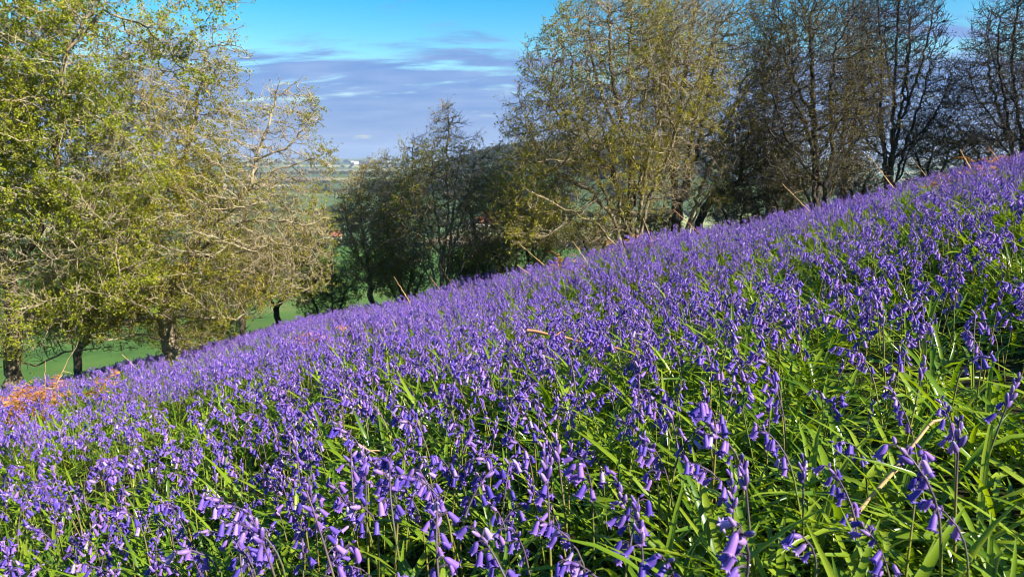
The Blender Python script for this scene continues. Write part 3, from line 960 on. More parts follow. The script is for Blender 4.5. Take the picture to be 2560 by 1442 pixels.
def build_trees():
    # big bright-leaved tree on the left edge, its crown leaning into the picture
    y = 11.0
    tree('tree', 'bright green leafy tree at the left edge with a thick dark trunk', 'tree',
         [rooted(y, (25, 965), (30, 900), (38, 800), (20, 690), (-20, 560), (-60, 420), (-40, 250), (10, 120)),
          stem_px(y, (20, 690), (90, 600, -.3), (130, 480, -.5), (150, 330, -.8), (165, 130, -1.0), (245, 0, -1.1), (300, -90, -1.2)),
          stem_px(y, (30, 900), (90, 915, .3), (160, 880, .5), (250, 870, .6)), stem_px(y, (38, 800), (150, 800, -.3), (260, 760, -.5), (300, 690, -.6), (290, 640, -.7)),
          stem_px(y, (165, 130, -1.0), (260, 25, -1.0), (370, 70, -.9), (440, 160, -.8), (520, 215, -.7)),
          stem_px(y, (245, 0, -1.1), (340, -40, -1.2), (450, -15, -1.2), (590, 8, -1.2)), stem_px(y, (-20, 560), (-160, 420, .5), (-260, 250, .6)),
          stem_px(y, (150, 330, -.8), (240, 290, -1), (330, 360, -1.1), (400, 470, -1.1)),
          stem_px(y, (165, 130, -1.0), (230, 210, -1.3), (330, 320, -1.5), (420, 420, -1.6), (480, 520, -1.6)),
          stem_px(y, (20, 690), (110, 650, -.8), (230, 610, -1.2), (350, 600, -1.4), (450, 630, -1.4)),
          stem_px(y, (130, 480, -.5), (220, 520, -1.0), (300, 590, -1.3), (350, 680, -1.3)),
          stem_px(y, (38, 800), (120, 750, -.8), (220, 730, -1.1), (340, 760, -1.2), (430, 800, -1.2))],
         [blob(y, 80, 250, 300, 300, 1.7), blob(y, 130, 560, 250, 260, 1.6), blob(y, -200, 400, 260, 420, 1.8, dy=.5), blob(y, 60, 60, 360, 200, 1.6),
          blob(y, 260, 420, 130, 260, 1.0, dy=-.6), blob(y, 100, 770, 210, 100, 1.3, w=3.2), blob(y, 40, 850, 150, 45, .9, w=.9), blob(y, 280, 700, 120, 90, .9, dy=-.5), blob(y, 500, 5, 110, 45, .35, dy=-1.2, w=.25), blob(y, 430, 130, 90, 70, .4, dy=-.8, w=.3)],
         0.115, M['bark_mid'], M['twig_pale'], M['leaf_bright'], 21, n_attr=2900, twigs=1.3, leaves=5.6, leaf_size=0.042, leaf_bias=0.46, droop=0.04)
    # branch spray hanging in from above, over the gap of sky
    y = 12.2
    tree('tree', 'leaning pale-barked tree with a stout grooved trunk and wide golden-green crown', 'tree',
         [rooted(y, (432, 900), (424, 850), (415, 790), (422, 735), (455, 690), (485, 640), (498, 585), (470, 520), (455, 430), (480, 330), (500, 220), (520, 120)),
          stem_px(y, (485, 640), (540, 588, -.3), (600, 556, -.5), (650, 545, -.6), (715, 552, -.7), (790, 575, -.8)),
          stem_px(y, (498, 585), (560, 520, -.2), (625, 470, -.3), (640, 400, -.3), (665, 330, -.2), (690, 250, -.1)),
          stem_px(y, (422, 735), (370, 700, -.3), (310, 650, -.6), (240, 560, -.8), (210, 430, -.8)),
          stem_px(y, (415, 790), (340, 800, -.5), (250, 815, -.8), (150, 845, -1.0)),
          stem_px(y, (422, 735), (540, 700, .4), (640, 690, .6), (740, 640, .7)),
          stem_px(y, (640, 400, -.3), (720, 370, -.4), (770, 310, -.4), (800, 250, -.4)),
          stem_px(y, (424, 850), (360, 835, -.6), (270, 850, -1.0), (180, 830, -1.2)), stem_px(y, (424, 850), (500, 845, .5), (570, 825, .8)), stem_px(y, (415, 790), (500, 790, -.6), (590, 800, -.8), (640, 770, -.8)),
          stem_px(y, (485, 640), (570, 640, -.6), (680, 610, -.9), (790, 620, -1.0), (850, 660, -1.0)), stem_px(y, (498, 585), (590, 520, -.6), (700, 480, -.8), (790, 470, -.8)), stem_px(y, (625, 470, -.3), (700, 420, -.4), (790, 395, -.4), (840, 375, -.4)),
          stem_px(y, (470, 520), (400, 430, .4), (370, 300, .6), (380, 160, .6))],
         [blob(y, 560, 560, 270, 170, 1.9), blob(y, 380, 620, 240, 190, 1.7), blob(y, 690, 620, 150, 130, 1.4), blob(y, 470, 400, 230, 180, 1.6),
          blob(y, 440, 230, 150, 150, 1.0, w=.9), blob(y, 560, 170, 65, 120, 0.6, w=.32), blob(y, 720, 300, 95, 100, 0.8, w=.55), blob(y, 790, 420, 55, 60, 0.5, w=.25),
          blob(y, 290, 765, 220, 62, 1.3, w=2.0), blob(y, 580, 750, 150, 60, 1.1, w=1.2), blob(y, 430, 700, 200, 80, 1.4, w=2.2, dy=-.4), blob(y, 700, 700, 140, 60, 1.0, w=1.0), blob(y, 640, 420, 110, 90, 1.0)],
         0.135, M['bark_pale'], M['twig_pale'], M['leaf_gold'], 22, n_attr=3300, twigs=1.3, leaves=5.2, leaf_size=0.038, leaf_bias=0.50, leaf_h=(-0.17, 1.3))
    # thin trees lower down behind the two
    y = 15.5
    tree('tree', 'small crooked tree with a slim trunk between the two big left trees', 'tree',
         [rooted(y, (190, 935), (195, 880), (225, 830), (240, 780), (230, 700)), stem_px(y, (225, 830), (170, 790), (120, 740))],
         [blob(y, 210, 700, 140, 130, 1.2), blob(y, 150, 790, 90, 60, .8), blob(y, 300, 830, 110, 50, .8)],
         0.085, M['bark_mid'], M['twig_mid'], M['leaf_bright'], 23, n_attr=700, leaves=1.6, leaf_size=0.045)
    y = 16.0
    tree('tree', 'thin straight-trunked tree under the golden crown, at the edge of the green pasture', 'tree',
         [rooted(y, (605, 830), (606, 770), (618, 700), (640, 640)), stem_px(y, (606, 770), (650, 710), (700, 660))],
         [blob(y, 620, 650, 90, 90, 1.0), blob(y, 560, 730, 80, 50, .8)],
         0.07, M['bark_pale'], M['twig_mid'], M['leaf_olive'], 24, n_attr=500, leaves=2.0, leaf_size=0.05)
    y = 17.0
    tree('tree', 'low forked shrub tree with black zigzag branches against the pasture', 'tree',
         [rooted(y, (697, 800), (690, 770), (670, 735), (640, 705), (600, 690)), stem_px(y, (690, 770), (720, 730), (740, 690), (760, 640)), stem_px(y, (720, 730), (770, 720), (800, 690))],
         [blob(y, 720, 670, 110, 80, 1.0), blob(y, 790, 640, 70, 70, .8), blob(y, 640, 720, 70, 40, .7)],
         0.07, M['bark_dark'], M['twig_mid'], M['leaf_olive'], 25, n_attr=700, leaves=2.0, leaf_size=0.045)
    # middle bushes
    y = 15.5
    tree('shrub', 'pale twiggy shrub, half bare, next to the golden crown and below the far fields', 'shrub',
         [rooted(y, (930, 745), (925, 690), (915, 640), (905, 570), (900, 480), (905, 420)), stem_px(y, (925, 690), (895, 640), (870, 570), (860, 500)), stem_px(y, (915, 640), (955, 570), (970, 470), (965, 400)),
          stem_px(y, (925, 690), (985, 640), (1010, 580))],
         [blob(y, 930, 530, 95, 120, 1.1), blob(y, 870, 560, 50, 80, .8), blob(y, 940, 660, 90, 70, .9), blob(y, 965, 430, 28, 50, .4, w=.12)],
         0.06, M['bark_mid'], M['twig_pale'], M['leaf_olive'], 26, n_attr=1300, leaves=1.9, leaf_size=0.036, twigs=2.2)
    y = 14.5
    tree('tree', 'dark slender tree with a single thin trunk in the middle of the tree line', 'tree',
         [rooted(y, (1107, 705), (1108, 650), (1112, 600), (1120, 540), (1118, 440), (1120, 350), (1120, 270)), stem_px(y, (1112, 600), (1140, 540), (1170, 480), (1190, 400)),
          stem_px(y, (1108, 650), (1070, 590), (1040, 510), (1030, 420), (1036, 345)), stem_px(y, (1112, 600), (1060, 560), (1020, 540))]
         + fan(y, 1105, 705, [(1010, 470, .3), (1200, 450, .3), (1080, 380, -.3), (1160, 360, .2), (1020, 600, -.5), (1230, 560, -.4)], 9, 12),
         [blob(y, 1110, 520, 150, 150, 1.4), blob(y, 1110, 420, 120, 95, 1.2), blob(y, 1118, 330, 50, 80, .7, w=.4), blob(y, 1230, 470, 70, 110, 1.0), blob(y, 1035, 430, 50, 90, .6, w=.35), blob(y, 1190, 440, 70, 110, .8), blob(y, 1050, 600, 100, 70, .9), blob(y, 1180, 590, 80, 60, .8)],
         0.075, M['bark_mid'], M['twig_mid'], M['leaf_gold'], 27, n_attr=2000, leaves=2.0, leaf_size=0.038, twigs=1.3)
    # the big bare-twigged tree right of the middle: several trunks
    y = 13.2
    tree('tree', 'largest tree, a spreading dome on several leaning dark trunks', 'tree',
         [rooted(y, (1580, 610), (1572, 560), (1560, 500), (1530, 430), (1490, 380), (1430, 330), (1390, 240)),
          stem_px(y, (1572, 560), (1585, 480, .2), (1583, 400, .2), (1575, 280, .2), (1570, 150, .2), (1580, 40, .2)),
          stem_px(y, (1560, 500), (1490, 500, -.4), (1430, 540, -.7), (1370, 590, -.9)),
          stem_px(y, (1530, 430), (1450, 405, -.5), (1370, 400, -.7), (1300, 420, -.8)),
          stem_px(y, (1583, 400), (1520, 280, .5), (1480, 150, .6), (1470, 30, .6)),
          stem_px(y, (1585, 480), (1630, 380, .3), (1650, 260, .4), (1660, 120, .4)),
          stem_px(y, (1572, 560), (1520, 580, -.5), (1470, 610, -.8)), rooted(y + .3, (1605, 600), (1600, 530), (1608, 450), (1600, 330), (1620, 200), (1625, 80)), rooted(y - .2, (1560, 610), (1530, 540), (1470, 470), (1400, 440), (1340, 370), (1320, 300)), stem_px(y, (1490, 380), (1440, 250, .3), (1425, 130, .4))]
         + fan(y, 1585, 605, [(1460, 90, .5), (1520, 20, -.3), (1680, 60, .4), (1380, 260, -.4), (1700, 300, -.5), (1330, 480, -.9)], 10),
         [blob(y, 1560, 220, 250, 250, 2.0), blob(y, 1420, 330, 170, 170, 1.5), blob(y, 1350, 470, 130, 110, 1.2), blob(y, 1560, 430, 190, 110, 1.5), blob(y, 1420, 560, 120, 60, 1.0),
          blob(y, 1580, 60, 190, 130, 1.5), blob(y, 1310, 330, 75, 110, .9), blob(y, 1400, 170, 110, 130, 1.1), blob(y, 1330, 560, 110, 70, 1.0, dy=-.4), blob(y, 1500, 545, 120, 55, 1.0, dy=-.5), blob(y, 1640, 500, 70, 60, .8)],
         0.13, M['bark_dark'], M['twig_mid'], M['leaf_gold'], 28, n_attr=3300, leaves=2.9, leaf_size=0.036, leaf_bias=0.5, twigs=1.3, leaf_h=(-0.13, 1.25))
    y = 14.2
    tree('tree', 'twin-trunked golden-olive tree just uphill of the largest tree', 'tree',
         [rooted(y, (1690, 565), (1688, 520), (1685, 460), (1680, 380), (1700, 260), (1720, 120), (1740, 20)),
          stem_px(y, (1688, 520), (1720, 450, .2), (1745, 360, .3), (1770, 240, .3), (1800, 120, .3)),
          stem_px(y, (1745, 360, .3), (1810, 300, .4), (1850, 250, .4), (1900, 180, .4)),
          stem_px(y, (1680, 380), (1640, 280, -.3), (1630, 150, -.4))]
         + fan(y, 1705, 565, [(1860, 200, .4), (1790, 60, -.2), (1650, 60, .3), (1840, 400, -.5), (1640, 430, -.5)], 8),
         [blob(y, 1720, 170, 160, 220, 1.5), blob(y, 1820, 230, 110, 160, 1.2), blob(y, 1720, 400, 130, 110, 1.1), blob(y, 1760, 30, 180, 130, 1.2), blob(y, 1730, 500, 90, 50, .8), blob(y, 1890, 130, 80, 120, .9)],
         0.11, M['bark_dark'], M['twig_mid'], M['leaf_gold'], 29, n_attr=2600, leaves=2.0, leaf_size=0.037, leaf_bias=0.52, twigs=1.3, leaf_h=(-0.13, 1.2))
    y = 15.0
    tree('tree', 'low bent tree with one trunk leaning hard uphill behind the twin-trunked tree', 'tree',
         [rooted(y, (1730, 555), (1760, 520), (1800, 480), (1850, 455), (1900, 420), (1940, 370)), stem_px(y, (1800, 480), (1850, 500), (1900, 490)), stem_px(y, (1850, 455), (1860, 380), (1880, 300))],
         [blob(y, 1860, 380, 110, 110, 1.1), blob(y, 1870, 490, 90, 50, .9), blob(y, 1960, 420, 70, 90, .8)],
         0.08, M['bark_dark'], M['twig_dark'], M['leaf_dusky'], 30, n_attr=1000, leaves=1.6, leaf_size=0.036)
    y = 13.6
    tree('tree', 'dark round tree with a black central trunk, right of the leaning one', 'tree',
         [rooted(y, (2048, 510), (2045, 455), (2040, 400), (2035, 300), (2030, 180), (2025, 60)),
          stem_px(y, (2045, 455), (2000, 400, -.2), (1960, 330, -.4), (1930, 230, -.4)),
          stem_px(y, (2040, 400), (2085, 330, .2), (2120, 250, .3), (2150, 150, .3)),
          stem_px(y, (2045, 455), (1990, 440, -.5), (1930, 430, -.8)), stem_px(y, (2035, 300), (1985, 200), (1970, 90))]
         + fan(y, 2050, 510, [(1900, 300, -.4), (1960, 120, .3), (2090, 110, -.3), (2140, 240, .4), (1920, 400, -.8), (2120, 380, -.5)], 5),
         [blob(y, 2030, 160, 150, 190, 1.4), blob(y, 1960, 300, 110, 120, 1.1), blob(y, 2110, 270, 110, 140, 1.1), blob(y, 2030, 400, 120, 80, 1.0), blob(y, 1970, 440, 90, 50, .8), blob(y, 2010, 20, 140, 100, 1.0), blob(y, 2100, 420, 80, 60, .8), blob(y, 1960, 130, 80, 110, .8), blob(y, 2120, 120, 70, 120, .8)],
         0.105, M['bark_dark'], M['twig_dark'], M['leaf_dusky'], 31, n_attr=3000, leaves=1.3, leaf_size=0.037, leaf_bias=0.53, twigs=1.3)
    y = 14.6
    tree('tree', 'tall narrow tree of many upright black stems beside the blue gap', 'tree',
         [rooted(y, (2225, 445), (2228, 400), (2232, 340), (2235, 250), (2240, 150), (2245, 50), (2250, -40)),
          stem_px(y, (2228, 400), (2200, 340), (2185, 240), (2170, 130), (2160, 30)), stem_px(y, (2232, 340), (2270, 260), (2300, 170), (2320, 90), (2335, 20)),
          stem_px(y, (2228, 400), (2290, 350), (2340, 280), (2380, 200)), stem_px(y, (2235, 250), (2215, 150), (2210, 40)), stem_px(y, (2228, 400), (2180, 370), (2140, 290), (2130, 180)), stem_px(y, (2270, 260), (2265, 150), (2280, 40))]
         + fan(y, 2228, 445, [(2140, 130, .3), (2195, -20, -.3), (2275, 20, .3), (2330, 130, -.2), (2370, 250, .3), (2150, 300, -.4)], 6),
         [blob(y, 2230, 140, 90, 200, 1.0), blob(y, 2290, 130, 60, 170, .8), blob(y, 2310, 280, 75, 100, .8), blob(y, 2170, 230, 60, 150, .8), blob(y, 2240, 10, 105, 100, .9), blob(y, 2350, 230, 50, 90, .6), blob(y, 2240, 350, 90, 60, .8)],
         0.088, M['bark_dark'], M['twig_dark'], M['leaf_dusky'], 32, n_attr=3600, leaves=0.8, leaf_size=0.037, leaf_bias=0.55, twigs=1.9, up=0.18)
    y = 13.8
    tree('tree', 'bare dark tree at the uphill end of the tree line, by the right edge', 'tree',
         [rooted(y, (2560, 400), (2555, 350), (2540, 260), (2530, 140), (2545, 20)), stem_px(y, (2555, 350), (2490, 310), (2440, 240), (2420, 180)), stem_px(y, (2540, 260), (2490, 170), (2470, 90)),
          stem_px(y, (2555, 350), (2620, 260), (2660, 120)), stem_px(y, (2555, 350), (2480, 350), (2420, 330))]
         + fan(y, 2550, 400, [(2470, 130, .3), (2420, 260, -.3), (2500, 40, -.3), (2600, 60, .3), (2440, 340, -.5)], 7),
         [blob(y, 2500, 200, 110, 130, 1.3), blob(y, 2450, 280, 75, 80, 1.0), blob(y, 2560, 60, 95, 130, 1.2), blob(y, 2640, 200, 110, 200, 1.3), blob(y, 2490, 335, 110, 40, 1.0), blob(y, 2500, 100, 50, 70, .6)],
         0.09, M['bark_dark'], M['twig_dark'], M['leaf_dusky'], 33, n_attr=4200, leaves=0.45, leaf_size=0.034, leaf_bias=0.55, twigs=1.9)
    for q, (px, py, tips, bl, lab) in enumerate((
        (1925, 500, [(1900, 160, .3), (1950, 130, -.3), (1860, 250, .4), (1990, 230, .3)], [(1920, 230, 80, 120), (1930, 340, 90, 100)], 'half-hidden bare tree behind, between the twin-trunked and the round tree'),
        (2140, 455, [(2120, 40, .3), (2160, 120, -.3), (2090, 240, .4)], [(2130, 130, 80, 170), (2130, 320, 80, 100)], 'half-hidden bare tree behind, between the round and the narrow tree'),
        )):
        y = 17.5
        tree('tree', lab, 'tree', fan(y, px, py, tips, 30 + q), [blob(y, *b, 1.2) for b in bl], 0.075, M['bark_dark'], M['twig_dark'], M['leaf_dusky'], 45 + q, n_attr=1000, leaves=0.6, leaf_size=0.04, leaf_bias=0.53)
    # low scrub under the trees
    scrub = [
        (1230, 560, 16.0, 90, 110, 'M', 'olive bush between the slender dark tree and the dome tree'),
        (1010, 560, 16.5, 80, 120, 'M', 'brownish bush filling in behind the pale shrub and the slender dark tree'),
        (1340, 520, 15.8, 90, 90, 'M', 'bushy growth under the downhill limbs of the dome tree'),
        (1300, 640, 15.0, 120, 90, 'M', 'low leafy scrub at the foot of the largest tree'),
        (1200, 670, 15.5, 90, 60, 'G', 'small green bush by the slender dark tree'),
        (1500, 590, 14.8, 90, 55, 'D', 'dark thicket of twigs under the largest tree'),
        (1850, 520, 15.2, 90, 55, 'D', 'dark thicket between the leaning tree and the round tree'),
        (2130, 450, 15.0, 70, 60, 'D', 'black tangle of stems between the round and the narrow tree'),
        (2330, 385, 15.0, 80, 90, 'D', 'dark bush filling the gap beside the narrow tree'),
        (2440, 370, 14.6, 80, 40, 'D', 'low bare thicket running along the top of the slope'),
        (820, 730, 17.5, 90, 70, 'M', 'twiggy bush over the pasture by the pale shrub'),
        (1010, 690, 16.5, 90, 60, 'M', 'tangled low bush beneath the slender dark tree'),
        (500, 830, 16.5, 110, 60, 'M', 'low twiggy growth behind the stout grooved trunk'),
        (1640, 560, 15.4, 60, 45, 'D', 'small dark thicket between the dome tree and twin trunks'),
        (1960, 480, 14.8, 60, 50, 'D', 'sloping black stems at the foot of the round tree'),
    ]
    for q, (px, py, y, rx, ry, c, lab) in enumerate(scrub):
        lm, tm, nl = {'M': (M['leaf_gold'], M['twig_pale'], 1.9), 'G': (M['leaf_scrub'], M['twig_mid'], 3.0), 'D': (M['leaf_scrub'], M['twig_mid'], 1.0)}[c]
        st = [rooted(y, (px, py + ry), (px + random.uniform(-15, 15), py + ry * .4), (px + random.uniform(-30, 30), py))]
        st += [[st[0][0]] + stem_px(y, (px + s * rx * .5, py, s * .3), (px + s * rx * .8, py - ry * .5, s * .4)) for s in (-1, 1)]
        tree('shrub', lab, 'shrub', st, [blob(y, px, py, rx * 1.1, ry * 1.1, 1.0), blob(y, px + random.uniform(-.4, .4) * rx, py - ry * .5, rx * .5, ry * .6, .7)],
             0.05, M['bark_dark'], tm, lm, 60 + q, n_attr=330, leaves=nl, leaf_size=0.038, twigs=2.4, trunk_min=0.02)


# ------------------------------------------------------------------ dead stalks and bracken
def stalk(label, cat, pts, rad, mat, group=None, jit=0.010):
    base = np.array(pts[0], float)
    P = [base]
    r = random.Random(str(label) + str(pts[0]))
    for a, b in zip(pts[:-1], pts[1:]):
        a, b = np.array(a, float), np.array(b, float)
        m = 5
        for q in range(1, m + 1):
            P.append(a + (b - a) * q / m + np.array([r.gauss(0, 1), r.gauss(0, 1), r.gauss(0, 1)]) * np.linalg.norm(b - a) * jit)
    P = np.array(P) - base
    n = len(P)
    root = empty('dead_stalk', tuple(base)); tag(root, label, cat, group)
    V, F = tube(P, rad * np.linspace(1.15, 0.45, n), 7)
    link('stalk', mesh_np('stalk', V, F, [mat]), root)
    # a broken side stub or two
    for q in range(2):
        i = r.randrange(n // 3, n - 2); d = P[i + 1] - P[i]; d = d / np.linalg.norm(d)
        s = d * 0.6 + np.array([r.gauss(0, .6), r.gauss(0, .6), r.gauss(.1, .4)]); s /= np.linalg.norm(s)
        l = np.linalg.norm(P[-1]) * r.uniform(.08, .22)
        V, F = tube([P[i], P[i] + s * l * .5, P[i] + s * l + np.array([0, 0, -.1 * l])], [rad * .5, rad * .4, rad * .25], 5)
        link('side_shoot', mesh_np('side_shoot', V, F, [mat]), root)


def build_stalks():
    def px(base, tip, h, y=None, lean=0.0):
        bx, by = base; tx, ty = tip
        x, yy = on_ground(bx, by, h) if y is None else (None, y)
        b = np.array(at(bx, by, yy)); g = np.array([b[0], b[1], T(b[0], b[1]) - .01])
        t = np.array(at(tx, ty, yy + lean))
        d = t - b
        s = b - d / np.linalg.norm(d) * 0.12
        s[2] = max(s[2], g[2])
        return [s, b, (b + t) / 2, t]
    L_ = [
        ((118, 1000), (195, 855), 0.25, 'straw', 'long pale straw stalk leaning uphill above the bracken patch'),
        ((112, 1000), (113, 903), 0.25, 'straw', 'short upright straw stalk beside the long leaning one'),
        ((1017, 743), (985, 692), 0.2, 'straw', 'short straw stalk leaning left before the slender dark tree'),
        ((1130, 716), (1097, 655), 0.2, 'reed', 'reddish stalk in front of the slender dark trunk'),
        ((1096, 720), (1075, 691), 0.2, 'reed', 'stubby reddish stalk just downhill of the slender dark trunk'),
        ((1360, 662), (1301, 612), 0.2, 'straw', 'slanting brown stalk over the crest left of the dome tree'),
        ((1345, 702), (1293, 662), 0.2, 'straw', 'slanting tan stalk lower than the crest one, left of the dome tree'),
        ((1463, 648), (1432, 603), 0.2, 'straw', 'thin bent stalk beside the rusty frond under the dome tree'),
        ((1633, 612), (1608, 546), 0.2, 'straw', 'pale stalk standing before the dark trunks of the dome tree'),
        ((1746, 580), (1684, 524), 0.2, 'reed', 'long slanting stalk in front of the twin-trunked tree'),
        ((2000, 512), (1953, 460), 0.2, 'straw', 'slanting straw stalk before the black trunk of the round tree'),
        ((2040, 545), (1956, 460), 0.2, 'straw', 'longer thin stalk fanning from the straw before the round tree'),
        ((2113, 512), (2097, 402), 0.2, 'reed', 'tall red-brown stalk, the straightest on the crest'),
        ((2204, 492), (2165, 378), 0.2, 'straw', 'tallest pale stalk on the crest before the narrow tree'),
        ((2220, 452), (2172, 388), 0.2, 'straw', 'thin stalk crossing the tallest pale stalk'),
        ((2320, 446), (2276, 392), 0.2, 'straw', 'straw stalk uphill of the narrow tree'),
        ((2247, 478), (2229, 438), 0.2, 'straw', 'short bent stalk below the narrow tree'),
        ((2363, 492), (2346, 430), 0.2, 'straw', 'stalk standing in flowers below the uphill bush'),
        ((2562, 420), (2541, 372), 0.2, 'straw', 'pale stalk at the very end of the crest'),
        ((1913, 556), (1876, 497), 0.2, 'straw', 'hooked stalk among flowers below the leaning tree'),
        ((2420, 410), (2400, 375), 0.2, 'straw', 'short slanting stalk below the rusty bank'),
        ((2490, 395), (2470, 365), 0.2, 'reed', 'reddish stalk on the rusty bank'),
        ((350, 930), (305, 885), 0.2, 'straw', 'straw stalk leaning downhill left of the stout grooved trunk'),
        ((430, 930), (422, 893), 0.2, 'reed', 'thin reddish forked stem at the foot of the grooved trunk'),
    ]
    for b, t, h, m, lab in L_:
        pts = px(b, t, h, lean=random.uniform(-.25, .25))
        d = np.linalg.norm(pts[1] - np.zeros(3))
        stalk(lab, 'dead stalk', pts, 0.0062 if d > 5 else 0.004, M[m])
    # stalks lying in the flowers
    for a, b, h, rad, m, lab in (
        ((1318, 826), (1500, 866), .33, .0085, 'reed', 'thick red-brown stalk lying across the flowers in mid slope'),
        ((1480, 858), (1612, 892), .31, .006, 'reed', 'thinner brown stalk lying end to end with the thick one'),
        ((862, 990), (915, 1032), .29, .005, 'straw', 'short tan stalk lying among flowers left of mid slope'),
        ((858, 1098), (942, 1136), .29, .005, 'straw', 'tan stalk lying in the leaves behind the front clump'),
        ((2265, 545), (2335, 565), .22, .004, 'straw', 'tan stalk lying flat in the flowers high on the slope'),
    ):
        x0, y0 = on_ground(*a, h); x1, y1 = on_ground(*b, h)
        y1 = y0 + max(-.15, min(.15, y1 - y0))
        p0 = np.array(at(*a, y0)); p1 = np.array(at(*b, y1))
        stalk(lab, 'dead stalk', [p0, (p0 + p1) / 2 + np.array([0, 0, .006]), p1], rad, M[m])
    # the bent straw at the lower right
    y0 = on_ground(2165, 1250, .12)[1]
    p = [np.array(at(2165, 1255, y0)), np.array(at(2232, 1180, y0 + .01)), np.array(at(2318, 1065, y0 + .03)), np.array(at(2334, 1052, y0 + .03)), np.array(at(2362, 1047, y0 + .03))]
    s = p[0] + (p[0] - p[1]) * .9; s[2] = max(s[2], T(s[0], s[1]))
    stalk('broad bent straw with a snapped tip in the leaves at lower right', 'dead stalk', [s] + p, 0.0042, M['straw'], jit=0.003)


def frond_clump(name, label, x, y, R, n, seed, mat, hgt=0.34):
    r = random.Random(seed); buf = Buf()
    for q in range(n):
        az = r.uniform(0, 6.28); rad = R * math.sqrt(r.random())
        b = np.array([rad * math.cos(az), rad * math.sin(az) * .7, 0.02 + r.random() * hgt])
        gx = T(x + b[0], y + b[1]) - T(x, y); b[2] += gx
        a2 = r.uniform(0, 6.28); el = r.uniform(-.2, .9); L_ = r.uniform(.14, .34)
        P = [b]
        for k in range(8):
            e = el - 1.5 * (k / 8) ** 1.2
            P.append(P[-1] + L_ / 8 * np.array([math.cos(a2) * math.cos(e), math.sin(a2) * math.cos(e), math.sin(e)]))
        P = np.array(P)
        V, F = tube(P, np.linspace(.0022, .0008, 9), 4); buf.add(V, F)
        for k in range(1, 9):
            d = P[k] - P[k - 1]; d = d / np.linalg.norm(d)
            for sgn in (-1, 1):
                s = np.cross(d, [0, 0, 1.0]); s = s / (np.linalg.norm(s) + 1e-6) * sgn
                l = 0.065 * (1 - k / 10) * r.uniform(.6, 1.2)
                tip = P[k] + s * l + d * l * .4 + np.array([0, 0, -l * r.uniform(.1, .9)])
                m = (P[k] + tip) / 2; w = d * l * .16
                buf.add([P[k], m - w + np.array([0, 0, r.uniform(-.1, .1) * l]), tip, m + w], [[0, 1, 2, 3]])
    o = link(name, buf.mesh(name, [mat]), None, (x, y, T(x, y)))
    tag(o, label, 'dead bracken')


def build_bracken():
    for q, (px, py, R, n, lab) in enumerate((
        (40, 1015, .36, 130, 'rusty heap of dead bracken at the left edge below the dark trunk'),
        (105, 985, .20, 45, 'small rusty bracken tuft at the foot of the long straw stalk'),
        (1425, 622, .30, 40, 'orange dead frond hanging below the dome tree'),
        (270, 965, .14, 18, 'yellow-brown bent frond among flowers below the small crooked tree'),
        (2520, 392, .7, 110, 'long rusty bank of dead bracken along the top of the slope'),
        (2440, 405, .5, 60, 'rusty bracken thinning out downhill of the bank'),
        (820, 850, .22, 16, 'brown and yellow bracken patch among flowers below the pale shrub'),
        (1590, 600, .4, 40, 'brown litter of dead bracken around the dome tree trunks'),
        )):
        x, y = on_ground(px, py, 0.26)
        frond_clump('dead_bracken', lab, x, y, R, n, 40 + q, M['bracken'])


# ------------------------------------------------------------------ valley: hedges, trees, wood, houses
def far_tree_mesh(seed, h, w):
    r = np.random.default_rng(seed)
    k = 650
    nb = 7
    cb = np.stack([r.uniform(-.30, .30, nb) * w, r.uniform(-.30, .30, nb) * w, h * r.uniform(.42, .78, nb)], 1)
    rb = r.uniform(.20, .32, nb) * w
    w_ = r.integers(0, nb, k)
    d = r.normal(size=(k, 3)); d /= np.linalg.norm(d, axis=1, keepdims=True)
    cen = cb[w_] + d * (rb[w_] * r.random(k) ** .4)[:, None] * np.array([1, 1, .85])
    n = d + r.normal(0, .5, (k, 3)); n /= np.linalg.norm(n, axis=1, keepdims=True)
    u, v = frame(n); s = r.uniform(.05, .11, (k, 1)) * w
    V = np.stack([cen - u * s - v * s * .6, cen + u * s * .8 - v * s, cen + u * s + v * s * .7, cen - u * s * .7 + v * s], 1).reshape(-1, 3)
    crown = mesh_np('crown', V, np.arange(4 * k).reshape(-1, 4), [M['far_leaf']], smooth=False)
    buf = Buf()
    V, F = tube([(0, 0, -.5), (0.02 * h, 0, .2 * h), (0, .02 * h, .5 * h), (.03 * h, 0, .75 * h)], [.03 * h, .024 * h, .016 * h, .006 * h], 6); buf.add(V, F)
    for q in range(nb):
        V, F = tube([(0, 0, .3 * h), tuple((cb[q] + np.array([0, 0, .3 * h])) / 2), tuple(cb[q])], [.014 * h, .010 * h, .004 * h], 4); buf.add(V, F)
    trunk = buf.mesh('trunk', [M['bark_dark']])
    return trunk, crown


